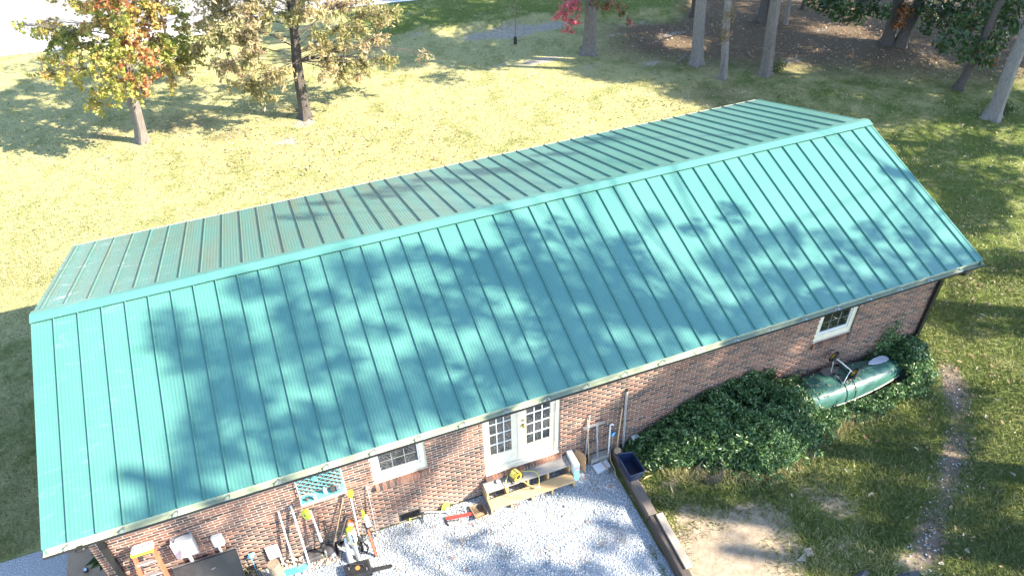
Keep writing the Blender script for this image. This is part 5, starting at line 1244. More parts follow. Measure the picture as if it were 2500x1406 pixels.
# -- oak with tan leaves
b = G(745, 287); tt_ = V3((7.15, 18.9, 8.0)); mc = []
for px_, py_, dy, R in ((510, 40, .2, .6), (500, 110, .5, .45), (560, 90, -.4, .65), (560, 160, .1, .55), (620, 60, -.8, .65), (620, 130, -.5, .6), (640, 200, -.4, .5), (600, 215, .0, .4), (645, 235, -.2, .35), (680, 180, -.9, .45), (670, 30, -.9, .6), (760, 30, -.9, .6), (790, 110, -.5, .5), (800, 170, -.4, .45), (850, 60, -.2, .65), (860, 150, .1, .6), (900, 100, .3, .6), (905, 30, .5, .6), (930, 140, .4, .4), (835, 185, -.1, .4), (955, 145, .6, .3), (720, 20, .6, .5), (590, 20, .7, .6), (820, 15, .8, .55), (540, 10, .8, .5), (880, 185, .3, .3)):
    q = W(px_, py_, 18.84+dy); mc.append((q, R*1.3)); mc.append((q+V3((random.gauss(0, .5), random.gauss(0, .5), random.uniform(.1, .6))), R*.8))
mc += fill_clumps((7.2, 19.1, 7.0), (3.4, 2.8, 2.6), 40, .7, 5.0)
leafy_tree('oak_tree', 'tan-leaved oak with dark furrowed trunk behind the roof', b, tt_, .20, 'bark_dark', 'oak_leaf', mc, .185, 185, 1.0, .55, lambda c: random.uniform(.25, .75), .36, spray_=True)
# -- oak with red spray
b = G(1437, 130); tt_ = V3((18.9, 20.0, 8.5)); mc = []
for px_, py_, dy, R in ((1385, 20, -.2, .42), (1365, 35, -.3, .36), (1400, 50, -.4, .38), (1385, 75, -.3, .25), (1400, 5, -.1, .42)): mc.append((W(px_, py_, 19.9+dy), R))
for px_, py_, dy, R in ((1470, 15, -.2, .35), (1500, 10, -.3, .4), (1525, 30, -.2, .3), (1540, 50, -.1, .24), (1455, 8, -.5, .3)): mc.append((W(px_, py_, 19.9+dy), R))
mc += fill_clumps((18.9, 20.2, 8.0), (4.0, 3.5, 2.6), 46, .8, 4.6)
leafy_tree('oak_tree', 'oak with a bright red leaf spray hanging left of its trunk', b, tt_, .30, 'bark_grey', 'red_leaf', mc, .17, 170, 1.0, .4, lambda c: .85 if (c.x < 18.7 and c.z < 3.2) else random.uniform(.15, .42), .5, spray_=True)
# -- small tree hidden behind the maple
b = G(425, 197); mc = [(W(520+dx, 60+dy, b.y), .5) for dx, dy in ((-60, 20), (-20, 40), (-90, 60), (0, -10))]; mc += fill_clumps((b.x+.8, b.y, 4.8), (1.6, 1.4, 1.6), 14, .55, 3.4)
leafy_tree('young_tree', 'slim young tree half hidden between maple and tan oak', b, V3((b.x+.6, b.y, 5.5)), .07, 'bark_grey', 'maple_leaf', mc, .13, 110, 1.0, .2, lambda c: .3)
# -- sapling in a black guard
b = G(1258, 107); o = thing('sapling', (b.x, b.y, gz(b)), 'bare sapling in a black tree guard near the sandy wash', 'tree')
mb = MB(); mb.tube([b, b+V3((.02, 0, 1.2)), b+V3((0, 0, 2.6))], [.022, .016, .006], 6)
for k in range(10): z_ = random.uniform(.9, 2.4); a_ = random.uniform(0, 6.28); mb.tube([b+V3((.01, 0, z_)), b+V3((.35*math.cos(a_), .35*math.sin(a_), z_+.3))], [.007, .003], 4)
mb.build('trunk', 'twig', o, True)
mb = MB(); mb.tube([b+V3((0, 0, -.02)), b+V3((0, 0, .30))], .075, 12); mb.build('tree_guard', 'black_plastic', o, True)
pts = np.array([[b.x+random.gauss(0, .25), b.y+random.gauss(0, .25), random.uniform(1.3, 2.6)] for _ in range(40)]); tag(leaves('crown', pts, .07, 'oak_leaf', o), kind='stuff')
# -- trunks on the wood's edge and the canopy above them.  Canopy clumps stand where the shade on roof,
#    wall, gravel and lawn says leaves must be: along the sun ray above each shaded spot, out of view.
trunks = []   # base, lean top, radius, bark, label, name
def T(px_, py_, top, r, bark, label, name='wood_edge_tree'):
    b = G(px_, py_); trunks.append([b, V3((b.x+top[0], b.y+top[1], top[2])), r, bark, label, name, []])
T(1700, 156, (-.5, .1, 11), .23, 'bark_light', 'pale grey trunk left of the group of three by the litter')
T(1765, 190, (-.9, .1, 10), .145, 'bark_light', 'slim grey trunk with red creeper, middle of the group of three')
T(1868, 182, (-.3, .4, 11), .22, 'bark_grey', 'leaning grey trunk with peeling bark, right of the group of three')
T(1868, 50, (.4, .2, 12), .33, 'bark_dark', 'thick dark trunk standing behind the leaning grey trunk')
T(1918, 60, (-.4, .2, 9), .08, 'bark_light', 'thin pale trunk just right of the thick dark trunk')
T(2165, 108, (-.6, .3, 11), .24, 'bark_dark', 'forked dark trunk at the right wood edge, left stem')
T(2195, 112, (1.3, -.2, 11), .24, 'bark_dark', 'forked dark trunk at the right wood edge, right stem')
T(2338, 218, (.9, 0, 6.5), .16, 'bark_dark', 'dark leaning trunk under the green shrub at right')
T(2420, 287, (.05, .1, 7), .27, 'bark_light', 'big pale trunk leaning right at the right picture edge')
for px_, py_, r, lab in ((1690, 40, .08, 'thin dark trunk in shade beyond the litter at top centre'), (1960, 22, .09, 'slim dark trunk at the top edge right of the thick trunk'), (2010, 12, .10, 'slim trunk at the top edge among green foliage')): T(px_, py_, (random.uniform(-.3, .3), .2, 9), r, 'bark_dark', lab)
for i, (x_, y_, h_, r_) in enumerate(((25.5, -8.2, 19, .3), (29, -12.5, 20, .34), (22, -12.5, 20, .3), (31, -5, 15, .3), (36, 2, 14, .28), (41, 9, 14, .28), (30, -14, 16, .3), (45, 15, 13, .26))):
    trunks.append([V3((x_, y_, 0)), V3((x_+random.uniform(-.8, .8), y_+random.uniform(-.8, .8), h_)), r_, 'bark_grey', None, 'yard_tree', []])
ORD = ('nearest the gravel pad', 'second from the gravel pad', 'straight behind the camera side', 'beside the right lawn', 'beyond the right lawn', 'at the far right wood corner', 'behind the second yard tree', 'deep in the right wood')
for t_, w_ in zip(trunks[-8:], ORD): t_[4] = 'tall oak outside the picture, '+w_
sunv = np.array(-SUN)
def roof_pt(px_, py_):
    d = ray(px_, py_); n_ = np.array([0, -TAN, 1.0]); t = (EZ-CAM[2]+TAN*CAM[1]+0)/(d[2]-TAN*d[1]); return CAM+d*t
def in_poly(x, y, poly):
    c = False; j = len(poly)-1
    for i in range(len(poly)):
        xi, yi = poly[i]; xj, yj = poly[j]
        if (yi > y) != (yj > y) and x < (xj-xi)*(y-yi)/(yj-yi)+xi: c = not c
        j = i
    return c
def add_shade(surf, zmin, zmax, R):
    """a leaf clump on the sun ray over this spot, inside a crown's height and outside the picture"""
    for _ in range(12):
        z_ = random.uniform(zmin, zmax); s_ = (z_-surf[2])/sunv[2]; p = surf+sunv*s_
        pr_, dp = PR(p); m_ = FPX*(R+.35)/max(dp, .5)
        vis_ = dp > 0 and -m_ < pr_[0] < 2500+m_ and -m_ < pr_[1] < 1406+m_
        if vis_: continue
        best = None
        for t_ in trunks:
            if t_[1].z < 5: continue
            f_ = min(max((p[2]-1.5)/t_[1].z, 0), 1); a = t_[0]+(t_[1]-t_[0])*f_; d_ = math.hypot(a.x-p[0], a.y-p[1])+.25*max(0, p[2]-t_[1].z)
            if best is None or d_ < best[0]: best = (d_, t_)
        if best[0] > 6.5: continue
        best[1][6].append((V3(p), R)); return True
    return False
random.seed(5)
# roof shade blobs, read off the photo: (x, y, radius m)
RB = [(420, 790, .42), (470, 830, .30), (540, 800, .40), (590, 850, .38), (560, 900, .5), (610, 960, .45), (530, 1000, .5), (480, 1060, .35), (480, 1130, .35), (400, 1230, .35), (330, 1270, .3), (640, 1050, .4), (690, 1110, .35), (560, 1110, .3),
      (610, 700, .4), (690, 690, .45), (720, 780, .5), (780, 730, .35), (780, 820, .45), (700, 860, .45), (760, 900, .4), (850, 640, .4), (880, 700, .45), (930, 640, .35), (850, 880, .35), (900, 960, .5), (830, 1010, .45), (960, 1010, .45), (1010, 950, .5), (1020, 900, .35), (760, 1010, .4), (760, 1080, .35), (870, 1060, .35),
      (1060, 760, .45), (1000, 740, .4), (1120, 780, .4), (1130, 700, .4), (1190, 620, .4), (1240, 680, .45), (1170, 760, .4), (1290, 590, .4), (1250, 560, .35), (1340, 640, .45), (1330, 720, .4), (1240, 800, .4), (1310, 800, .45), (1390, 770, .45), (1200, 870, .4), (1150, 930, .45), (1240, 940, .45), (1310, 890, .45), (1390, 870, .45), (1390, 930, .4), (1100, 990, .35),
      (1380, 560, .35), (1450, 620, .45), (1520, 600, .4), (1480, 700, .45), (1580, 660, .4), (1500, 780, .45), (1590, 770, .45), (1450, 850, .4), (1540, 860, .4), (1660, 700, .4), (1690, 780, .4), (1640, 840, .35), (1740, 640, .35), (1600, 540, .3), (1700, 560, .3), (1790, 520, .35), (1850, 580, .35), (1920, 600, .4), (1790, 660, .4), (1870, 690, .45), (1950, 680, .45), (1830, 760, .4), (1930, 740, .35), (2030, 660, .4), (2080, 620, .4), (2130, 570, .35), (2160, 640, .4), (2230, 580, .35), (2270, 640, .35), (2090, 690, .35), (2310, 610, .3), (1740, 770, .35), (500, 640, .0)]
for x_, y_, R in RB:
    if R: add_shade(roof_pt(x_, y_), 13, 22, R*1.02)
RP = [(380, 760), (620, 690), (900, 610), (1180, 560), (1420, 500), (1500, 560), (1700, 560), (2100, 570), (2340, 615), (1900, 760), (1400, 930), (1000, 1030), (700, 1110), (500, 1130), (430, 950)]
RH = [(1120, 600, 45), (1370, 640, 35), (1100, 900, 50), (830, 930, 35), (880, 830, 30), (1000, 800, 30), (740, 640, 30), (1060, 700, 25), (1560, 720, 30), (1640, 620, 30), (1760, 720, 30), (1900, 640, 30), (2000, 720, 30), (650, 900, 25), (1420, 820, 25), (1240, 740, 25), (960, 900, 25), (1540, 560, 30), (2060, 580, 25)]
nadd = 0
while nadd < 30:
    x_, y_ = random.uniform(380, 2340), random.uniform(500, 1130)
    if not in_poly(x_, y_, RP) or any(math.hypot(x_-a, y_-c) < r for a, c, r in RH): continue
    nadd += 1; add_shade(roof_pt(x_, y_), 13, 22, random.uniform(.28, .42))
# rear slope: a soft band of shade beside the ridge
for x_ in np.arange(300, 1500, 62):
    y_ = 690-.232*(x_-100)-random.uniform(8, 45); d = ray(x_, y_); n_ = np.array([0, TAN, 1.0]); t = (EZ+TAN*2*RY-CAM[2]-TAN*CAM[1])/(d[2]+TAN*d[1]); add_shade(CAM+d*t, 10, 17, random.uniform(.25, .4))
# wall right of the door, and between window and door
for x_, y_, R in ((1100, 1060, .3), (1130, 1030, .25), (1060, 1120, .28), (1010, 1190, .28), (980, 1230, .25), (1090, 1100, .25), (520, 1250, .22), (590, 1220, .22), (560, 1280, .18)): add_shade(np.array(W(x_, y_)), 9, 17, R)
for k in range(160):
    x_ = random.uniform(9.3, 18.5); z_ = random.uniform(.0, 2.6)
    q, _d = PR((x_, YW, z_))
    if any(math.hypot(q[0]-a, q[1]-c) < r for a, c, r in ((1470, 960, 75), (1640, 905, 60), (1560, 930, 50), (1400, 1010, 55), (2230, 720, 40), (1760, 860, 42), (1940, 830, 34), (1700, 900, 36))): continue
    add_shade(np.array([x_, YW, z_]), 9, 17, random.uniform(.35, .55))
# gravel: shaded wedges
for x_, y_, R in ((1180, 1385, .3), (1250, 1400, .35), (1310, 1390, .3), (1380, 1398, .3), (1110, 1325, .2), (1170, 1318, .22), (1230, 1350, .24), (990, 1295, .16), (1470, 1335, .28), (1440, 1190, .24), (1500, 1215, .28), (1530, 1300, .3), (1560, 1370, .3), (1450, 1395, .3), (1480, 1270, .2)): add_shade(np.array(G(x_, y_)), 9, 17, R)
# lawn right and the wood floor, with sun patches left open
HOLES = [(2420, 1010, 40), (2460, 930, 35), (2385, 1120, 45), (2340, 1010, 25), (1740, 1330, 45), (1860, 1290, 30), (1900, 1040, 40), (1980, 1000, 30), (2060, 960, 45), (2130, 920, 40), (2200, 1000, 40), (2270, 1040, 35), (2470, 1080, 30), (2150, 320, 40), (2240, 330, 30), (2330, 650, 45), (2440, 600, 45), (2400, 700, 50), (2470, 760, 35), (2300, 560, 35), (2380, 400, 25), (2300, 490, 30), (1860, 130, 25), (1950, 150, 35), (2010, 75, 40), (2100, 85, 35), (2240, 130, 45), (2300, 160, 35), (2130, 170, 30), (2480, 200, 40), (2280, 250, 20), (1620, 90, 30), (1690, 100, 20), (1360, 150, 40), (1310, 145, 30), (2440, 1250, 30), (2300, 830, 30), (2480, 860, 25)]
def lawn(poly, n_, zr, R0, R1):
    x0_, x1_ = min(p[0] for p in poly), max(p[0] for p in poly); y0_, y1_ = min(p[1] for p in poly), max(p[1] for p in poly); c_ = 0
    while c_ < n_:
        x_, y_ = random.uniform(x0_, x1_), random.uniform(y0_, y1_); c_ += 1
        if not in_poly(x_, y_, poly): continue
        if any(((x_-a)/1.5)**2+((y_-b_)/.8)**2 < (r*1.0)**2 for a, b_, r in HOLES): continue
        add_shade(np.array(G(x_, y_)), *zr, random.uniform(R0, R1))
lawn([(1620, 1160), (1900, 1180), (2240, 960), (2240, 700), (2500, 700), (2500, 1406), (1790, 1406)], 66, (9, 17), .4, .65)
lawn([(2130, 330), (2480, 330), (2500, 700), (2400, 640)], 75, (8, 15), .45, .75)
lawn([(1600, 150), (1780, 240), (2110, 285), (2500, 300), (2500, 0), (1300, 0), (1250, 120)], 520, (7, 13), .6, .95)
lawn([(940, 80), (1600, 60), (1600, 200), (1150, 150), (960, 170)], 170, (7, 12), .45, .8)
lawn([(1130, 130), (1500, 165), (1740, 265), (1900, 250), (1850, 140)], 150, (7, 13), .5, .9)
lawn([(920, 5), (1700, 0), (1600, 60), (940, 70)], 110, (7, 12), .45, .8)
# visible low foliage at the right: evergreen sprays under the canopy
def spray(idx, lst):
    for x_, y_, Y_, R in lst: trunks[idx][6].append((W(x_, y_, Y_), R))
spray(5, [(2060, 30, 15.0, .6), (2110, 10, 15.2, .7), (2150, 25, 14.8, .5), (2040, 5, 15.6, .6)])
spray(6, [(2240, 20, 15, .6), (2290, 40, 14.6, .6), (2330, 10, 14.2, .7), (2260, 70, 14.4, .35)])
spray(7, [(2330, 100, 11.0, .6), (2390, 120, 10.8, .65), (2430, 90, 11.2, .6), (2300, 110, 11.3, .35), (2370, 60, 11.6, .7), (2440, 30, 11.5, .7), (2480, 60, 10.5, .5), (2410, 150, 10.6, .4), (2350, 140, 10.7, .35)])
spray(8, [(2490, 10, 11, .6), (2460, 20, 12.5, .7)])
spray(5, [(2020, 20, 16.5, .5), (2090, 45, 14.6, .4), (2000, -10, 17, .7)])
spray(6, [(2350, 50, 13.5, .6), (2270, 30, 15.8, .7), (2400, 10, 13.5, .8), (2310, 70, 13.8, .4)])
for t_ in trunks:
    b, tp, r, bark, lab, nm, cl = t_
    vis_tree = nm == 'wood_edge_tree'
    while len(cl) < 8: cl.append((V3((tp.x+random.gauss(0, 1.2), tp.y+random.gauss(0, 1.2), tp.z-random.uniform(.2, 2.5))), random.uniform(.5, .8)))
    lm = 'green_leaf' if vis_tree and b.x > 30 else ('oak_leaf' if vis_tree and random.random() < .5 else 'canopy_leaf')
    leafy_tree(nm, lab, b, tp, r, bark, lm, cl, .22, 100, 1.0, .1, lambda c: random.uniform(.2, .7), .55, .8)
# tree line across the road: only its reflection in the rear slope and its shade show
TL = ('opposite the west gable', 'second from the west', 'third from the west', 'opposite the ridge middle', 'fifth from the west', 'sixth from the west', 'seventh from the west', 'opposite the east gable', 'farthest east')
for k in range(9):
    bx2 = -14+8.2*k+random.uniform(-1, 1); bb = V3((bx2, 47+random.uniform(-2, 3), .2)); hh = random.uniform(12, 16)
    cl = fill_clumps((bb.x, bb.y, hh*.52), (4.6, 3.2, hh*.52), 46, 1.5, 1.2)
    leafy_tree('roadside_tree', 'tall autumn tree across the road, '+TL[k], bb, V3((bb.x, bb.y, hh)), .35, 'bark_grey', ('oak_leaf', 'canopy_leaf', 'green_leaf')[k % 3], cl, .5, 13, 1.0, .1, None, .6)
o = thing('rust_branch', W(2205, 40, 15.2), 'rust-orange withered leaf branch hanging on the forked trunk', 'branch')
pts = np.concatenate([cluster_pts(W(2210, 30, 15.0), .4, 110, 1.0), cluster_pts(W(2195, 60, 15.0), .28, 70, 1.0)]); tag(leaves('foliage', pts, .17, 'rust_leaf', o, 1, RNG.uniform(0, 1, len(pts))), kind='stuff')
mb = MB(); mb.tube([W(2185, 75, 15.25), W(2200, 40, 15.1), W(2220, 15, 15.0)], [.02, .014, .006], 6); mb.build('stem', 'twig', o)
# red creeper on the slim trunk, small shrubs at trunk feet
b = trunks[1][0]; o = thing('creeper', (b.x, b.y, 1.2), 'red and green creeper clinging to the slim middle trunk', 'vine')
pts = np.concatenate([cluster_pts(W(1770, 85, b.y-.12), .28, 130, 1.2), cluster_pts(W(1778, 40, b.y-.1), .3, 110, 1.2)]); lv = leaves('foliage', pts, .10, 'red_leaf', o, 1, np.where(pts[:, 0] > b.x-.1, RNG.uniform(.4, 1, len(pts)), RNG.uniform(0, .5, len(pts)))); tag(lv, kind='stuff')
mb = MB(); mb.tube([b+V3((-.17, -.02, .0)), b+V3((-.19, -.14, 1.0)), b+V3((-.25, -.1, 2.4))], .012, 5); mb.build('stem', 'twig', o)
for px_, py_, R, lab in ((1872, 180, .30, 'bright green shrub at the foot of the leaning grey trunk'), (1900, 172, .34, 'dark green shrub right of the leaning grey trunk'), (2450, 275, .35, 'small leafy shrub right of the big pale trunk'), (737, 272, .16, 'tiny green sprout at the foot of tan-leaved oak'), (1428, 128, .22, 'green sprouts at the foot of the red-leaved oak')):
    q = G(px_, py_); o = thing('shrub', (q.x, q.y, gz(q)), lab, 'shrub'); c_ = V3((q.x, q.y, gz(q)+R*.6))
    lv = leaves('foliage', cluster_pts(c_, R, int(900*R), .8), .09, 'green_leaf', o, 1, RNG.uniform(.3, .95, int(900*R))); tag(lv, kind='stuff')
    mb = MB()
    for k in range(6): mb.tube([(q.x, q.y, gz(q)-.02), c_+V3((random.gauss(0, .5), random.gauss(0, .5), random.uniform(-.1, .5)))*R], .008, 4)
    mb.build('stem', 'twig', o)
# fallen branch by the pale trunk
a_, e_ = G(1655, 152), G(1695, 140); mb = MB(); limb(mb, a_+V3((0, 0, .05)), e_+V3((0, 0, .08)), .03, .012); limb(mb, lerp(a_, e_, .4)+V3((0, 0, .06)), lerp(a_, e_, .6)+V3((.2, .5, .12)), .015, .006); tag(mb.build('fallen_branch', 'bark_light', None, True), 'grey fallen branch left of the pale trunk foot', 'branch')

# ================================================================ GRASS AND LEAVES ON THE GROUND
def frustum_pts(n, y0_, y1_, x0_=-60, x1_=2560):
    """random ground points spread evenly in the area the lens covers"""
    px_ = RNG.uniform(x0_, x1_, n); py_ = RNG.uniform(y0_, y1_, n)
    d = np.stack([(px_-1250)/FPX, -(py_-703)/FPX, -np.ones(n)], 1) @ _R.T
    t = (0-CAM[2])/d[:, 2]; P = CAM+d*t[:, None]; P[:, 2] = ground_h(P[:, 0], P[:, 1]); return P, px_, py_
def house_free(P): return ~((P[:, 0] > .1) & (P[:, 0] < 18.75) & (P[:, 1] > .4) & (P[:, 1] < 7.95))
def off_pads(P): return ~((P[:, 0] < 10.35) & (P[:, 1] < .45)) & ~((P[:, 0] < .1) & (P[:, 1] < 2.6))
def off_road(P): return ((P[:, 0]-ra.x)*rn.x+(P[:, 1]-ra.y)*rn.y) < -.1
def blades(name, P, h, wd, r, label):
    n = len(P); a = RNG.uniform(0, 6.283, n); hh = h*RNG.uniform(.5, 1.4, n)
    s = np.stack([np.cos(a), np.sin(a), np.zeros(n)], 1)*wd/2; b2 = RNG.uniform(0, 6.283, n); l = np.stack([np.cos(b2)*.9, np.sin(b2)*.9, np.ones(n)], 1)*hh[:, None]
    v = np.stack([P-s, P+s, P+l], 1).reshape(-1, 3); F = np.arange(3*n).reshape(-1, 3)
    return tag(poly_mesh(name, v, F, 'grass_blade', None, r), label, 'grass', kind='stuff')
vals = {nm: np.zeros(1) for nm in ()}
def mask_at(P, arr):
    gxi = np.clip(np.searchsorted(gx, P[:, 0]), 0, nx-1); gyi = np.clip(np.searchsorted(gy, P[:, 1]), 0, ny-1); return arr[gyi*nx+gxi]
P, a1, a2 = frustum_pts(120000, 640, 1420, 1480, 2560); dm = mask_at(P, dirt)+mask_at(P, path); k = house_free(P) & off_pads(P) & (RNG.uniform(0, 1, len(P)) > dm*1.05); P = P[k]
blades('grass_near', P, .075, .019, np.clip(RNG.beta(2, 4, len(P))+.22*(mask_at(P, dirt) > .2)+.12*np.sin(P[:, 0]*1.7+P[:, 1]*2.3), 0, 1), 'short green and straw grass on the lawn right of house')
P, a1, a2 = frustum_pts(90000, 20, 700); k = house_free(P) & off_pads(P) & off_road(P) & (RNG.uniform(0, 1, len(P)) > mask_at(P, lit)*.92+mask_at(P, sand_sun)); P = P[k]
blades('grass_far', P, .06, .028, np.clip(RNG.beta(2.4, 2, len(P))+.25*(mask_at(P, dry)-.4)+.15*np.sin(P[:, 0]*.9+P[:, 1]*1.3), 0, 1), 'dry yellow-green grass of the back lawn')
P, a1, a2 = frustum_pts(14000, 640, 1420, -40, 160); P = P[house_free(P) & off_pads(P)]
blades('grass_side', P, .05, .014, np.clip(RNG.beta(2, 2.4, len(P)), 0, 1), 'dull grass in the house shadow at the left')
k = 500; y = RNG.uniform(-3.3, .3, k); x = 10.0+.036*(y-.4)+np.abs(RNG.normal(0, .05, k))*-1; keep_ = np.sin(y*5)+np.sin(y*2.3+1) > .2
blades('edge_weeds', np.stack([x, y, np.full(k, .01)], 1)[keep_], .09, .014, RNG.uniform(0, .6, keep_.sum()), 'sparse weeds along the foot of the timber edging')
# dry straw tufts around the vine foot
k = 5000; x = RNG.uniform(11.0, 16.5, k); yf = np.interp(x, [10.5, 11.2, 12.0, 13.0, 13.8, 14.5, 15.4, 16.2, 17.0, 17.8, 18.5], [-.05, -.55, -.85, -1.35, -1.25, -.95, -.78, -.72, -.72, -.68, -.25])-np.abs(RNG.normal(0, .16, k))
blades('straw_tufts', np.stack([x, yf, np.zeros(k)], 1), .12, .012, RNG.uniform(.7, 1, k), 'dry straw-coloured grass along the front of the vine')
def poly_mesh_path():
    o = stones('path_stones', 7000, (13.0, 19.6, -5.2, .6), .016, 'stone', .015)
    me = o.data; V = np.empty(len(me.vertices)*3, np.float32); me.vertices.foreach_get('co', V); V = V.reshape(-1, 6, 3); c = V.mean(1)
    keep = RNG.uniform(0, 1, len(c)) < mask_at(c, path)*.8-.1
    r = np.empty(len(me.polygons), np.float32); me.attributes['r'].data.foreach_get('value', r); r = r.reshape(-1, 8)[keep].ravel()
    t = np.array([[0, 2, 4], [2, 1, 4], [1, 3, 4], [3, 0, 4], [2, 0, 5], [1, 2, 5], [3, 1, 5], [0, 3, 5]]); Vk = V[keep].reshape(-1, 3)
    F = (np.arange(keep.sum())[:, None, None]*6+t[None]).reshape(-1, 3); bpy.data.objects.remove(o)
    return poly_mesh('path_stones', Vk, F, 'stone', None, r)
# litter: countless small leaves, and the bigger single ones on the near lawn
P, a1, a2 = frustum_pts(42000, -10, 760); d2 = np.minimum(((P[:, 0]-6.5)/3.8)**2+((P[:, 1]-16.8)/2.6)**2, 9); pr_ = np.clip(.10+.45*np.exp(-d2)+1.0*mask_at(P, lit)+.6*np.exp(-(((P[:, 0]-20.5)/3.5)**2+((P[:, 1]-12.8)/2.6)**2))-.1*(a1 < 900)*(a2 > 420), 0, 1)
k = house_free(P) & off_road(P) & off_pads(P) & (RNG.uniform(0, 1, len(P)) < pr_); P = P[k]; P[:, 2] += RNG.uniform(.02, .06, len(P))
tag(leaves('leaf_litter', P, .085, 'fallen_leaf', None, .35, RNG.beta(2, 1.6, len(P)), .6), 'scattered brown fallen leaves over the back lawn and wood floor', 'leaves', kind='stuff')
P, a1, a2 = frustum_pts(1500, 640, 1420, 2180, 2540); P = P[house_free(P)]; P[:, 2] += .04; pk_ = mask_at(P, path); P = P[RNG.uniform(0, 1, len(P)) < .12+.9*pk_]
tag(leaves('path_litter', P, .07, 'fallen_leaf', None, .3, RNG.beta(2, 2, len(P)), .55), 'small brown leaves along the worn strip on the right lawn', 'leaves', kind='stuff')
tag(poly_mesh_path(), 'grey stones showing through the worn strip on right lawn', 'stones', kind='stuff')
k = 70; xh = RNG.normal(15.75, .5, k); yh = RNG.normal(0, .18, k); PH = np.array([hull_pt(min(max(a, 14), 17.5), min(max(b, -.38), .38), .015) for a, b in zip(xh, yh)])
tag(leaves('hull_litter', PH, .075, 'fallen_leaf', None, .25, RNG.uniform(.1, .9, k), .5), 'few dead leaves caught on the canoe hull under the cart', 'leaves', kind='stuff')
def oak_leaf_mesh(i):
    pr_ = [(0, -.5), (.05, -.3), (.20, -.22), (.09, -.08), (.27, .04), (.12, .14), (.24, .30), (.09, .34), (0, .52)]
    pts = pr_+[(-a, b) for a, b in pr_[-2:0:-1]]; me = bpy.data.meshes.new('oak_leaf'); s = .115; cv = [(.9, -.3), (.6, .5), (1.1, .2)][i]
    v = [(a*s, b*s, .006+cv[0]*abs(a)*s*.45+cv[1]*b*b*s*.35) for a, b in pts]+[(0, b*s, .004+cv[1]*b*b*s*.3) for b in (-.2, .05, .28)]
    k = len(pts); f = []
    ci = lambda b: k+(0 if b < -.08 else 1 if b < .18 else 2)
    for j in range(k):
        a_, b_ = pts[j], pts[(j+1) % k]; c_ = ci((a_[1]+b_[1])/2); f.append((j, (j+1) % k, c_))
    f += [(8, k+2, k+1), (0, k+1, k)] if False else []
    me.from_pydata(v, [], f); me.materials.append(M[('leaf_tan', 'leaf_brown', 'leaf_pale')[i]]); return me
mat('leaf_tan', (.34, .22, .12), .7, var=.25, vs_=30); mat('leaf_brown', (.20, .09, .06), .7, var=.3, vs_=30); mat('leaf_pale', (.38, .31, .23), .7, var=.2, vs_=30)
lm_ = [oak_leaf_mesh(i) for i in range(3)]
def put_leaf(x_, y_, i, label, group, z=None, s=1.0):
    q = G(x_, y_); o = bpy.data.objects.new('oak_leaf', lm_[i]); col.objects.link(o); o.location = (q.x, q.y, gz(q)+.045 if z is None else z); o.rotation_euler = (random.uniform(-.3, .3), random.uniform(-.3, .3), random.uniform(0, 6.28)); o.scale = (s, s, s)
    tag(o, label, 'leaf', group)
LAWN = [(2375, 733, 2), (2310, 742, 1), (2405, 742, 2), (2445, 722, 2), (2398, 773, 2), (2420, 780, 0), (2305, 860, 1), (2370, 870, 0), (2405, 870, 1), (2340, 885, 0), (2335, 905, 1), (2385, 902, 2), (2420, 895, 0), (2460, 935, 1), (2432, 978, 2), (2405, 1020, 2), (2445, 1034, 0), (2065, 1151, 2), (1933, 1213, 2), (2125, 1211, 2), (2203, 1173, 1), (2125, 1350, 0), (2330, 1290, 0), (2375, 1315, 0), (2295, 1378, 2), (2360, 1348, 2), (2140, 1080, 1), (2110, 1070, 1), (2235, 1100, 2), (1895, 1277, 1), (2350, 690, 1), (2395, 700, 1), (2465, 715, 1), (1985, 1115, 2), (2470, 1160, 2), (2300, 1330, 1), (2320, 1240, 0), (1640, 1215, 0), (2240, 1340, 0)]
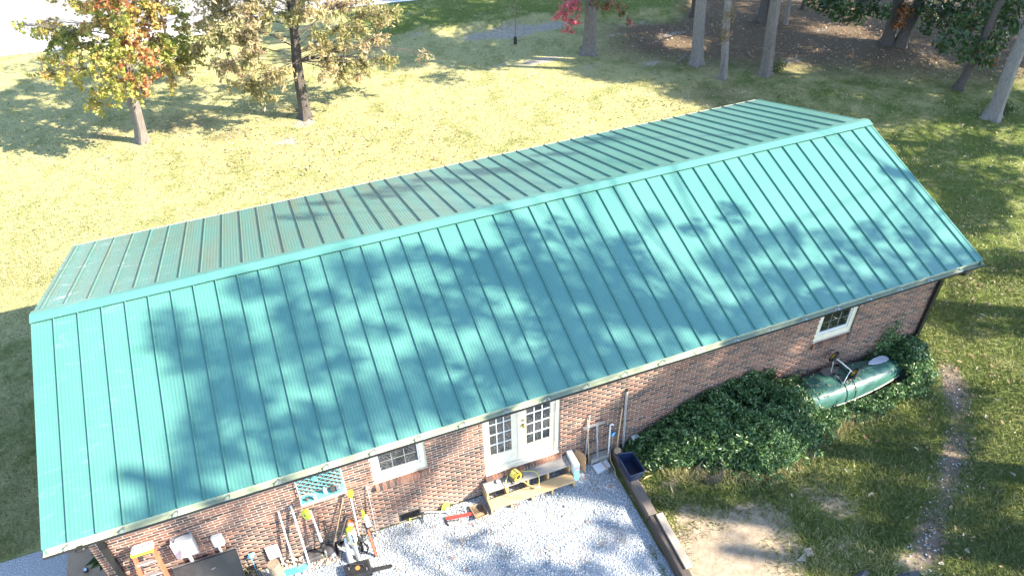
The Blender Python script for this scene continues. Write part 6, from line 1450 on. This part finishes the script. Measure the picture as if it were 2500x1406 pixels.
def area(x_, y_):
    if y_ < 760: return 'on the grass level with the gutter end'
    if y_ < 920 and x_ < 2360: return 'on the worn strip beside the house corner'
    if y_ < 1060 and x_ >= 2360: return 'on the grass right of the worn strip'
    if x_ < 1960: return 'near the left bare dirt and blue tote'
    if y_ > 1220 and x_ > 2200: return 'on the lower end of the worn strip'
    if x_ > 2400: return 'at the right picture edge'
    return 'on the grass between vine and worn strip'
for x_, y_, i in LAWN: put_leaf(x_, y_, i, ('tan', 'dark brown', 'pale')[i]+' oak leaf '+area(x_, y_), 'oak leaves on the right lawn', None, random.uniform(.8, 1.35))
for x_, y_, i in ((1152, 1280, 1), (1380, 1260, 0), (1345, 1255, 0), (1435, 1276, 1), (1220, 1332, 1), (1138, 1395, 1), (1060, 1290, 1), (1053, 1312, 0), (1095, 1335, 0), (1125, 1320, 0), (1105, 1363, 1), (1392, 1376, 1), (1340, 1340, 0), (1400, 1165, 0), (1428, 1170, 1), (1000, 1285, 1), (975, 1390, 0), (1265, 1234, 1), (1450, 1200, 0), (1490, 1190, 1)): put_leaf(x_, y_, i, ('tan', 'dark brown', 'pale')[i]+' oak leaf on the gravel '+('beside the steps' if y_ < 1270 and x_ > 1200 else 'right of the steps toward the timber' if x_ > 1330 else 'in the middle of the pad' if x_ > 1150 else 'near the lying trimmer'), 'oak leaves on the gravel', .045, random.uniform(.8, 1.2))
mat('straw_leaf', (.42, .34, .16), .7, var=.2)
# dry corn-husk-like leaves by the tote
for k, (x_, y_) in enumerate(((1575, 1150), (1605, 1115), (1640, 1125), (1640, 1192), (1580, 1165))):
    q = G(x_, y_, .05); a_ = random.uniform(0, 3.1); dv_ = V3((math.cos(a_), math.sin(a_), 0)); sd = V3((-dv_.y, dv_.x, 0))*.025; mb = MB()
    mb.add([q-dv_*.13+V3((0, 0, -.02)), q+sd+V3((0, 0, .02)), q+dv_*.14+V3((0, 0, .01)), q-sd+V3((0, 0, .02)), q+V3((0, 0, .0))], [(0, 3, 4), (0, 4, 1), (4, 3, 2), (1, 4, 2)])
    tag(mb.build('dry_blade_leaf', 'straw_leaf'), 'long straw-coloured dry leaf on the grass near the blue tote', 'leaf', 'dry blade leaves near the tote')
